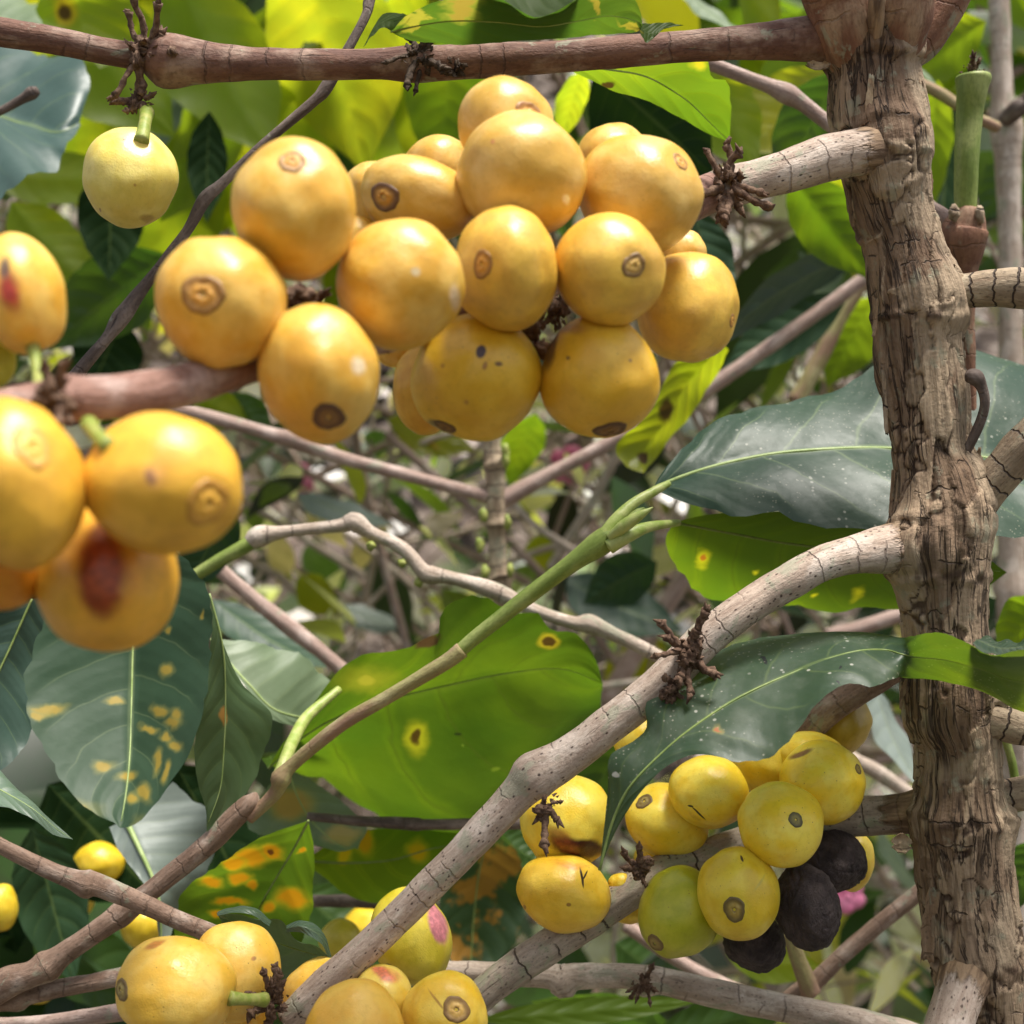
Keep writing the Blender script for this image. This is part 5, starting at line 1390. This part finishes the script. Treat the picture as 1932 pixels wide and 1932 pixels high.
leaf_px('backlit leaf with a torn brown edge hanging below the top branch',
        [(1062, 128, 0.2914), (1110, 150, 0.2940), (1140, 163, 0.2956), (1180, 180, 0.2976), (1220, 190, 0.2988), (1275, 218, 0.3022), (1320, 245, 0.3054), (1376, 268, 0.3082)],
        [(1062, 120, 0.2904), (1140, 130, 0.2916), (1220, 145, 0.2934), (1290, 185, 0.2982), (1340, 232, 0.3038), (1376, 268, 0.3082)],
        [(1062, 105, 0.2886), (1150, 96, 0.2875), (1250, 98, 0.2878), (1330, 108, 0.2890), (1345, 145, 0.2934), (1372, 152, 0.2942), (1380, 200, 0.3000), (1378, 240, 0.3048), (1376, 268, 0.3082)],
        lm('backlit', seed=17.0, nv=6, tr=(.34, .44, .012), c1=(.07, .12, .012), c2=(.1, .15, .015), spots=[(1150, 166, .297, 16, 6, HOLE, None), (1080, 138, .299, 10, 8, HOLE, None), (1240, 200, .295, 34, 3, (.2, .08, .03), None), (1310, 145, .302, 12, 7, (.6, .5, .02), ((.55, .52, .02), 2.)), (1200, 130, .301, 16, 4, (.5, .48, .02), None)]),
        rib=5, seed=17)

# ------------------------------------------------------------------ blurred leaves further in
GB = 'blurred leaves among the branches behind the cherries'
BL = [
    # label, base, tip, half width, roll, material, bend
    ('broad blurred yellow green leaf above the thin slanting twig', (330, -60, .56), (520, 300, .52), 118, 28, 'leaf_backlit', .06),
    ('large blurred bright leaf with yellow patches behind the top branch knot', (560, -100, .58), (690, 330, .55), 140, -25, 'leaf_yellow', .05),
    ('blurred backlit leaf directly above the lone hanging cherry', (90, -60, .54), (330, 260, .52), 130, 30, 'leaf_backlit', .08),
    ('blurred yellow leaf sliver near the top left corner', (150, -60, .5), (40, 120, .5), 60, 20, 'leaf_yellow', .05),
    ('blurred backlit leaf between the lone cherry and the thin twig', (440, 130, .6), (300, 420, .58), 95, -30, 'leaf_backlit', .06),
    ('blurred yellow green leaf below the lone cherry', (20, 380, .56), (190, 560, .54), 70, 30, 'leaf_backlit', .06),
    ('dark pointed blurred leaf below the lone cherry', (210, 300, .5), (205, 530, .5), 62, 10, 'leaf_darkest', .05),
    ('blurred yellowish leaf to the left of the lone cherry', (-40, 320, .6), (260, 330, .6), 60, 20, 'leaf_backlit', .06),
    ('blurred mid green leaf behind the wounded cherry and thin twig', (320, 480, .52), (90, 660, .5), 80, 35, 'leaf_mid', .06),
    ('dark narrow blurred leaf beside the plump top scarred cherry', (395, 210, .5), (390, 420, .5), 38, 20, 'leaf_darkest', .05),
    ('blurred bright leaf bottom edge near the plump scarred cherry', (450, 200, .62), (420, 440, .6), 80, 0, 'leaf_yellow', .05),
    ('blurred green leaf left of the topmost cherry', (860, 60, .56), (830, 330, .54), 80, 20, 'leaf_backlit2', .05),
    ('very dark blurred leaf to the right of the topmost cherry', (1120, 130, .42), (1345, 330, .42), 120, -25, 'leaf_darkest', .05),
    ('narrow bright blurred leaf edge right of the topmost cherry', (1100, 130, .46), (1060, 270, .46), 32, 30, 'leaf_backlit', .05),
    ('blurred bright leaf above the main fruiting branch stub', (1330, 110, .46), (1430, 330, .44), 78, 20, 'leaf_backlit', .05),
    ('blurred spotted yellow green leaf beside the purplish twig', (1560, 130, .52), (1400, 290, .5), 85, -20, 'leaf_yellow', .05),
    ('dark green blurred leaf with yellow spots behind the pale branch stub', (1590, 130, .42), (1470, 370, .42), 72, 25, 'leaf_mid', .05),
    ('blurred green leaf with orange spots left of the trunk', (1490, 330, .44), (1650, 530, .42), 62, -20, 'leaf_backlit2', .05),
    ('dark blurred leaf behind the rightmost cherries', (1310, 390, .42), (1370, 600, .42), 62, 20, 'leaf_dark', .05),
    ('long blurred grey green leaf above the rosy twig', (1640, 470, .5), (1340, 660, .48), 52, 48, 'leaf_gloss', .06),
    ('dark green blurred leaf underneath the long grey green one', (1600, 560, .52), (1360, 700, .5), 52, 10, 'leaf_dark', .06),
    ('blurred bright green leaf left of the trunk above the dark bluish leaf', (1650, 560, .58), (1560, 730, .56), 62, 10, 'leaf_backlit', .05),
    ('bright blurred leaf above the trunk side at the upper right', (1860, 40, .5), (1700, 150, .48), 60, 20, 'leaf_backlit', .05),
    ('blurred yellow green leaf between the trunk and the green stub', (1770, 150, .5), (1760, 400, .48), 46, 15, 'leaf_backlit', .05),
    ('whitish shining blurred leaf beside the top of the green stub', (1730, 120, .46), (1830, 200, .46), 30, 60, 'leaf_pale', .06),
    ('dark blurred leaf between trunk and green stub', (1800, 200, .56), (1780, 520, .54), 60, 10, 'leaf_darkest', .05),
    ('blurred green leaf at the right edge behind the pale trunk', (1990, 260, .6), (1840, 420, .6), 60, 15, 'leaf_mid', .05),
    ('blurred bright leaf at the top beyond the branch junction', (1400, -40, .55), (1480, 60, .55), 60, 20, 'leaf_backlit', .05),
    ('pale blurred leaf along the top edge right of the wavy leaf', (1280, -30, .5), (1420, 70, .5), 50, 55, 'leaf_pale', .05),
    ('bright green rounded leaf at the right edge by the pale trunk', (1990, 1130, .36), (1880, 1240, .35), 60, 15, 'leaf_backlit2', .06),
    ('green leaf at the right edge below the lower right branch', (1990, 1580, .36), (1880, 1740, .36), 60, 15, 'leaf_mid', .06),
    ('green leaf sliver at the right edge of the lower trunk', (2000, 1290, .34), (1880, 1220, .33), 30, 20, 'leaf_backlit', .06),
    ('bluish white blurred leaf left of the trunk below the twisted leaf', (1650, 1290, .42), (1750, 1500, .42), 66, 55, 'leaf_greyback', .06),
    ('dark blurred leaf behind the backlit spotted leaf', (1880, 1130, .44), (1700, 1250, .44), 60, 15, 'leaf_dark', .06),
    ('dark green leaf filling the space left of the grey bluish underside', (90, 1480, .42), (300, 1700, .42), 120, 15, 'leaf_darkest', .05),
    ('dark hanging leaf beside the small blurred cherry', (60, 1560, .4), (140, 1860, .4), 66, 20, 'leaf_dark', .05),
    ('dark blurred leaf in the lower left corner', (-40, 1500, .5), (30, 1800, .5), 120, 15, 'leaf_darkest', .05),
    ('dark green blurred leaf under the rust blotched leaf', (330, 1440, .42), (470, 1700, .42), 90, 10, 'leaf_darkest', .05),
    ('mid green blurred leaf beneath the brown crossing twigs', (60, 1760, .44), (300, 1900, .44), 70, 15, 'leaf_mid', .05),
    ('dark blurred leaf behind the golden cherry at the bottom', (140, 1860, .46), (360, 1980, .46), 90, 15, 'leaf_dark', .05),
    ('green blurred leaf behind the scarred yellow green cherry', (560, 1680, .48), (760, 1840, .46), 80, 20, 'leaf_mid', .05),
    ('long narrow green leaf along the bottom edge below the whitish twig', (900, 1925, .36), (1340, 1885, .38), 26, 25, 'leaf_backlit2', .06),
    ('green blurred leaf in the bottom centre', (1280, 1960, .42), (1000, 1890, .4), 50, 30, 'leaf_mid', .06),
    ('dark green blurred leaf at the bottom right under the whitish twig', (1230, 1960, .4), (1500, 1900, .38), 46, 20, 'leaf_mid', .06),
    ('bright green blurred leaf behind the blackened cherries', (1370, 1800, .44), (1560, 1830, .44), 40, 20, 'leaf_backlit', .06),
    ('grey shining blurred leaf behind the target scarred cherry', (1380, 1740, .5), (1180, 1850, .5), 60, 60, 'leaf_greyback', .06),
    ('blurred mid green leaf right of the unripe green cherry', (1160, 1780, .5), (1320, 1880, .5), 60, 20, 'leaf_mid', .06),
    ('blurred green leaf behind the bruised lemon yellow cherry', (930, 1570, .42), (1040, 1640, .42), 34, 25, 'leaf_mid', .06),
    ('large mid green leaf behind the arched branch near the torn leaf corner', (1250, 1310, .45), (1080, 1560, .45), 90, 15, 'leaf_mid', .05),
    ('bluish blurred leaf beneath the straight pinkish twig', (400, 1130, .5), (620, 1260, .5), 60, 60, 'leaf_gloss', .05),
    ('small bright yellow blurred leaf left of the upright stem', (560, 1090, .8), (640, 1160, .8), 36, 20, 'leaf_yellow', .05),
    ('blurred yellow leaf under the oval orange cherry', (730, 790, .75), (900, 850, .75), 40, 25, 'leaf_yellow', .05),
    ('blurred green leaf right of the upright stem', (1010, 780, .6), (960, 920, .6), 42, 20, 'leaf_backlit2', .05),
    ('blurred yellow leaf below the rosy twig', (1010, 1010, .8), (1030, 1080, .8), 30, 10, 'leaf_yellow', .05),
    ('pale bluish blurred leaf left of the upright stem', (560, 930, .7), (740, 990, .7), 50, 62, 'leaf_greyback', .05),
    ('whitish blurred leaf in the gap between twigs', (640, 1140, .8), (770, 1190, .8), 40, 62, 'leaf_greyback', .05),
    ('dark bluish blurred leaf behind the zigzag twig', (1060, 1090, .7), (1290, 1190, .7), 70, 40, 'leaf_gloss', .05),
    ('dark green blurred leaf right of the fresh bud', (1240, 1060, .6), (1100, 1140, .6), 56, 20, 'leaf_dark', .05),
    ('bright blurred leaf below the near fruiting branch', (360, 740, .6), (470, 800, .6), 40, 15, 'leaf_backlit', .05),
    ('green blurred leaf edge under the near fruiting branch', (440, 740, .62), (510, 840, .62), 36, 10, 'leaf_mid', .05),
    ('dark blurred leaf behind the near branch joint', (230, 600, .55), (170, 740, .55), 66, 15, 'leaf_darkest', .05),
    ('small green blurred leaf between bruised cherry and grey leaf', (60, 1150, .3), (100, 1220, .3), 16, 10, 'leaf_mid', .05),
    ('dark bluish leaf behind the big black holed cherry', (440, 960, .4), (350, 1120, .4), 60, 40, 'leaf_dark', .05),
    ('white shining blurred leaf near the bottom of the trunk', (1660, 1560, .8), (1740, 1700, .8), 50, 62, 'leaf_pale', .05),
]
for (lab, b, t, hw, roll, mt, bend) in BL:
    bleaf(lab, b, t, hw, roll, mt, bend, GB)
rl = random.Random(77)
for k in range(34):
    x, y = rl.uniform(-120, 900), rl.uniform(-120, 430)
    d = rl.uniform(.58, .74)
    an = rl.uniform(-.9, .9) + 1.57
    ln = rl.uniform(190, 330)
    bleaf('blurred overlapping yellow green leaf filling the upper left background', (x, y - ln * .4, d), (x + ln * math.cos(an), y + ln * .6, d), ln * rl.uniform(.2, .27), rl.uniform(-30, 30),
          rl.choice(['leaf_backlit', 'leaf_backlit', 'leaf_yellow', 'leaf_backlit2', 'leaf_mid', 'leaf_pale']), .06, 'overlapping blurred leaves of the upper left background', seed=k)
for k in range(16):
    x, y = rl.uniform(1300, 2000), rl.uniform(-120, 520)
    d = rl.uniform(.6, .76)
    an = rl.uniform(-.9, .9) + 1.57
    ln = rl.uniform(170, 290)
    bleaf('blurred green leaf filling the background round the upper trunk', (x, y - ln * .4, d), (x + ln * math.cos(an), y + ln * .6, d), ln * rl.uniform(.2, .27), rl.uniform(-30, 30),
          rl.choice(['leaf_backlit', 'leaf_backlit2', 'leaf_mid', 'leaf_pale']), .06, 'blurred leaves round the upper trunk', seed=k)
leaf_px('large bluish grey glossy leaf in the top left corner', [(-160, 60, .46), (-60, 70, .45), (60, 95, .44), (140, 115, .43), (168, 150, .42), (150, 230, .41)],
        [(-160, 160, .43), (-80, 190, .42), (0, 220, .415), (60, 240, .41), (110, 250, .405), (150, 232, .41)],
        [(-160, 330, .38), (-80, 370, .375), (0, 374, .375), (60, 350, .38), (115, 300, .39), (152, 236, .41)], lm('gloss', seed=24.0, nv=7, rough=.42, spec=.5, c1=(.03, .07, .055), c2=(.05, .09, .075)), rib=6, ribmat='ribdark', seed=24, group=GB)
leaf_px('whitish shining leaf end at the top left behind the branch', [(-80, -40, .5), (20, -10, .5), (90, 20, .49), (118, 60, .48)], [(-80, 20, .48), (0, 35, .48), (70, 55, .475), (116, 75, .475)],
        [(-80, 80, .46), (0, 90, .46), (60, 96, .462), (114, 92, .47)], M['leaf_pale'], midrib=False, seed=25, group=GB)
leaf_px('yellow blurred leaf with brown holes right of the cluster bottom',
        [(1360, 640, .4), (1270, 690, .4), (1235, 760, .4), (1165, 840, .4), (1180, 880, .4)], [(1365, 650, .4), (1300, 720, .404), (1260, 790, .405), (1215, 850, .404), (1205, 890, .4)],
        [(1375, 660, .4), (1340, 730, .41), (1290, 800, .412), (1240, 860, .41), (1215, 892, .4)],
        lm('yellow', seed=20.0, rust=0, c1=(.14, .19, .012), tr=(.6, .62, .012), spots=[(1256, 775, .405, 17, 26, HOLE, None), (1212, 862, .404, 12, 13, HOLE, None), (1300, 690, .403, 30, 30, (.4, .5, .01), None)]), midrib=False, seed=21, group=GB)
leaf_px('blurred bright leaf with a dark hole near the top left twig stub',
        [(100, -30, .47), (70, 10, .47), (90, 60, .47), (140, 120, .47)], [(150, -40, .47), (150, 10, .474), (160, 60, .474), (180, 120, .47)], [(230, -40, .475), (260, 20, .478), (250, 90, .478), (190, 130, .47)],
        lm('backlit', seed=22.0, spots=[(122, 22, .473, 16, 22, (.05, .02, .01), ((.8, .5, .02), 1.8))]), midrib=False, seed=23, group=GB)

# ================================================================== ground, slope, litter and undergrowth
def soil_mat():
    t = NT('soil')
    ob = t.coord('Object')
    n = t.noise(ob, 9, 6, 0.6)
    v = t.vor(ob, 26)
    col = t.mix(t.step(n, 0.3, 0.7), (0.045, 0.03, 0.022), (0.13, 0.098, 0.08))
    col = t.mix(t.step(t.noise(ob, 30, 4), 0.5, 0.66), col, (0.22, 0.18, 0.15))
    col = t.mix(t.step(t.noise(ob, 4, 3), 0.5, 0.64, 0, 0.7), col, (0.06, 0.1, 0.025))
    b = t.new('ShaderNodeBsdfPrincipled', None, {'Base Color': col, 'Roughness': 0.9, 'Normal': bump(t, v.outputs['Distance'], 0.8, 0.02)})
    return t.finish(b.outputs[0])


def ground_z(x, y):
    s = max(0.0, y - 1.0)
    z = s * 1.0 if s < 4 else 4.0 + (s - 4) * 0.45
    return z + 0.12 * noise.noise(Vector((x * 0.9, y * 0.9, 0))) + 0.04 * noise.noise(Vector((x * 4, y * 4, 3)))


bm = bmesh.new()
NX, NY = 150, 190
vs = []
for j in range(NY + 1):
    y = -12 + 26 * (j / NY)
    vs.append([bm.verts.new((x, y, ground_z(x, y))) for x in [(-13 + 26 * i / NX) for i in range(NX + 1)]])
for j in range(NY):
    for i in range(NX):
        bm.faces.new((vs[j][i], vs[j][i + 1], vs[j + 1][i + 1], vs[j + 1][i]))
g = link('hillside_ground', bm, soil_mat())
tag(g, 'brown plantation slope rising behind the coffee trees', None, None, 'structure')


def scatter_leaves(name, label, n, place, tones, size, mat, seed):
    rnd = random.Random(seed)
    bm = bmesh.new()
    lay = bm.verts.layers.float_color.new('tone')
    for _ in range(n):
        p, tilt = place(rnd)
        L = rnd.uniform(*size)
        w = L * rnd.uniform(0.17, 0.25)
        ax = Vector((rnd.uniform(-1, 1), rnd.uniform(-1, 1), rnd.uniform(-1, 1) * tilt)).normalized()
        up = Vector((rnd.uniform(-.7, .7), rnd.uniform(-.9, .4), 1))
        sd = ax.cross(up).normalized()
        nn = sd.cross(ax)
        c = rnd.choice(tones)
        j = rnd.uniform(0.75, 1.25)
        c = (c[0] * j, c[1] * j, c[2] * j, 1)
        prev = None
        bend = rnd.uniform(-.1, .2)
        for k in range(8):
            f = k / 7
            q = p + ax * L * f - nn * L * bend * (f * f)
            ww = w * math.sin(math.pi * min(.97, max(.03, f ** .85)))
            row = [bm.verts.new(q - sd * ww + nn * ww * .25), bm.verts.new(q), bm.verts.new(q + sd * ww + nn * ww * .25)]
            for v in row:
                v[lay] = c
            if prev:
                bm.faces.new((prev[0], prev[1], row[1], row[0]))
                bm.faces.new((prev[1], prev[2], row[2], row[1]))
            prev = row
    o = link(name, bm, mat)
    tag(o, label, None, None, 'stuff')
    return o


M['litter'] = mat_litter('litter_leaves', 0.0, 0.5)
M['under'] = mat_litter('undergrowth_leaves', 0.35, 0.34)
def pl_litter(r):
    y = r.uniform(1.15, 4.2)
    x = r.uniform(-1, 1) * (0.6 + 0.55 * y)
    return Vector((x, y, ground_z(x, y) + r.uniform(.005, .06))), 0.5
scatter_leaves('leaf_litter', 'brown and lilac grey dead leaves lying on the slope', 3200, pl_litter,
               [(.3, .22, .18), (.42, .34, .3), (.16, .1, .07), (.7, .64, .58), (.05, .03, .02), (.5, .44, .4), (.75, .72, .68), (.10, .15, .03), (.03, .06, .015), (.3, .34, .05)], (.06, .14), M['litter'], 5)


def in_view(r, y0, y1, xr, yr):
    d = r.uniform(y0, y1)
    return P(r.uniform(*xr), r.uniform(*yr), d)


def pl_mid(r):
    return in_view(r, .85, 1.7, (-500, 2450), (-500, 2450)), 0.9
scatter_leaves('undergrowth_foliage', 'tangle of blurred small coffee leaves far behind the branches', 900, pl_mid,
               [(.025, .06, .02), (.05, .10, .03), (.13, .19, .02), (.03, .05, .035), (.3, .3, .02), (.12, .17, .09), (.42, .46, .40), (.5, .52, .47), (.3, .25, .21), (.015, .03, .012)], (.05, .12), M['under'], 6)


def pl_fine(r):
    return in_view(r, .7, 1.5, (-300, 2250), (400, 2300)), 0.9
scatter_leaves('fine_undergrowth', 'fine tangle of small blurred leaves, some coloured as bright glints, in the undergrowth', 2200, pl_fine,
               [(.02, .05, .015), (.04, .09, .02), (.14, .22, .03), (.66, .68, .64), (.72, .7, .66), (.45, .38, .33), (.015, .02, .01), (.34, .38, .04), (.55, .58, .52)], (.018, .055), M['under'], 16)  # whitish tones put sky glints into the leaf colour


def pl_top(r):
    return in_view(r, .62, 1.1, (-500, 2450), (-600, 420)), 0.9
scatter_leaves('upper_foliage', 'mass of blurred sunlit leaves behind the upper branches', 260, pl_top,
               [(.05, .10, .02), (.09, .15, .018), (.13, .18, .015), (.2, .2, .015), (.03, .06, .02)], (.07, .15), M['under'], 8)


def pl_low(r):
    x = r.uniform(-500, 900)
    return in_view(r, .5, .8, (-500, 780), (1450, 2300)), 0.9
scatter_leaves('lower_foliage', 'mass of dark blurred leaves behind the lower left twigs', 110, pl_low,
               [(.016, .045, .012), (.025, .06, .015), (.04, .085, .018)], (.07, .13), M['under'], 9)



def pl_back(r):  # unseen foliage behind the camera, added to block low sky and deepen shade
    return Vector((r.uniform(-2.4, 2.4), r.uniform(-1.9, -.75), r.uniform(.1, 1.4))), 0.8
scatter_leaves('added_shade_foliage', 'unseen foliage added behind the viewer to cut the fill light', 900, pl_back,
               [(.02, .05, .015), (.03, .07, .02), (.05, .09, .02)], (.12, .24), M['under'], 10)

rnd = random.Random(31)
bm = bmesh.new()
for k in range(380):
    d = rnd.uniform(.75, 1.9)
    a = P(rnd.uniform(-400, 2350), rnd.uniform(350, 2300), d)
    ang = rnd.choice([rnd.uniform(0.2, 1.2), rnd.uniform(1.9, 2.9), rnd.uniform(0, 3.14)])
    L = rnd.uniform(.12, .5)
    b = a + Vector((math.cos(ang), rnd.uniform(-.4, .4), math.sin(ang))) * L
    mid = (a + b) / 2 + Vector((rnd.uniform(-1, 1), rnd.uniform(-1, 1), rnd.uniform(-1, 1))) * L * .07
    r = rnd.uniform(.0008, .0032)
    s = [Vector(q) for q in catmull([tuple(a), tuple(mid), tuple(b)], 8)]
    add_tube(bm, s, [r] * 8, 7, .15, 60, k, False)
bm2 = bmesh.new()
for k in range(260):
    d = rnd.uniform(.7, 1.5)
    a = P(rnd.uniform(-300, 2250), rnd.uniform(450, 2300), d)
    ang = rnd.uniform(0, 3.14)
    L = rnd.uniform(.05, .26)
    b = a + Vector((math.cos(ang), rnd.uniform(-.4, .4), math.sin(ang))) * L
    mid = (a + b) / 2 + Vector((rnd.uniform(-1, 1), rnd.uniform(-1, 1), rnd.uniform(-1, 1))) * L * .1
    s = [Vector(q) for q in catmull([tuple(a), tuple(mid), tuple(b)], 8)]
    add_tube(bm2, s, [rnd.uniform(.0008, .0026)] * 8, 7, .15, 60, k, False)
tag(link('pale_undergrowth_twigs', bm2, M['white']), 'tangle of blurred whitish dead twigs in the undergrowth', None, None, 'stuff')
tag(link('undergrowth_twigs', bm, M['pink']), 'tangle of blurred pinkish twigs in the undergrowth', None, None, 'stuff')

# a few pink blossoms far back
M['petal'] = mat_plain('pink_petal', (.55, .10, .22), (.72, .25, .40), 80, .5, .2)
for lab, (x, y, d, r) in (('magenta blossom blurred behind the black cherries', (1598, 1690, .7, 34)), ('lilac pink blossom blurred right of the upright stem', (1072, 880, .9, 40)),
                          ('tiny dark pink blossom blurred above the near branch', (222, 682, .8, 30)), ('pale pink blossom blurred near the big black holed cherry', (560, 905, .9, 34))):
    bm = bmesh.new()
    c = P(x, y, d)
    R = r * K * d
    for k in range(5):
        a = k * 1.2566 + x
        dv = Vector((math.cos(a), -.25, math.sin(a))).normalized()
        add_lump(bm, c + dv * R * .55, R * .5, k + x, 2, .25, (1, .35, 1))
    add_lump(bm, c + Vector((0, -.2 * R, 0)), R * .2, 3, 2, .2)
    tag(link('blossom', bm, M['petal'], None, c), lab, 'flower')

# ================================================================== light and camera
sv = Vector((0.24, -0.14, 1.0)).normalized()
SUN_E = math.asin(sv.z)
SUN_R = math.atan2(sv.x, sv.y)
w = bpy.data.worlds.new('World')
SC.world = w
w.use_nodes = True
nt = w.node_tree
bg = nt.nodes['Background']
sky = nt.nodes.new('ShaderNodeTexSky')
sky.sky_type = 'NISHITA'
sky.sun_disc = False
sky.sun_elevation = SUN_E
sky.sun_rotation = SUN_R
sky.air_density = 1.0
sky.dust_density = 3.0
hs = nt.nodes.new('ShaderNodeHueSaturation')
hs.inputs['Saturation'].default_value = 0.42
nt.links.new(sky.outputs[0], hs.inputs['Color'])
nt.links.new(hs.outputs[0], bg.inputs[0])
bg.inputs[1].default_value = 0.05
sun = bpy.data.lights.new('sun', 'SUN')
sun.energy = 1.75
sun.angle = math.radians(17)
sun.color = (1.0, 0.95, 0.87)
so = bpy.data.objects.new('sun', sun)
so.rotation_euler = (-sv).to_track_quat('-Z', 'Y').to_euler()
so.location = (0, 0, 6)
COL.objects.link(so)

cd = bpy.data.cameras.new('camera')
cam = bpy.data.objects.new('camera', cd)
COL.objects.link(cam)
cam.location = (0, 0, CAMZ)
cam.rotation_euler = (math.radians(90), 0, 0)
cd.lens = 50
cd.sensor_width = 36
cd.clip_start = 0.01
cd.clip_end = 200
cd.dof.use_dof = True
cd.dof.focus_distance = 0.262
cd.dof.aperture_fstop = 50 / 2.0
SC.camera = cam
SC.view_settings.view_transform = 'Standard'
SC.view_settings.look = 'None'
SC.view_settings.exposure = 1.95
SC.view_settings.gamma = 1.0
SC.cycles.max_bounces = 8
SC.cycles.diffuse_bounces = 5
SC.cycles.transmission_bounces = 4
SC.cycles.use_denoising = True
SC.cycles.sample_clamp_indirect = 8
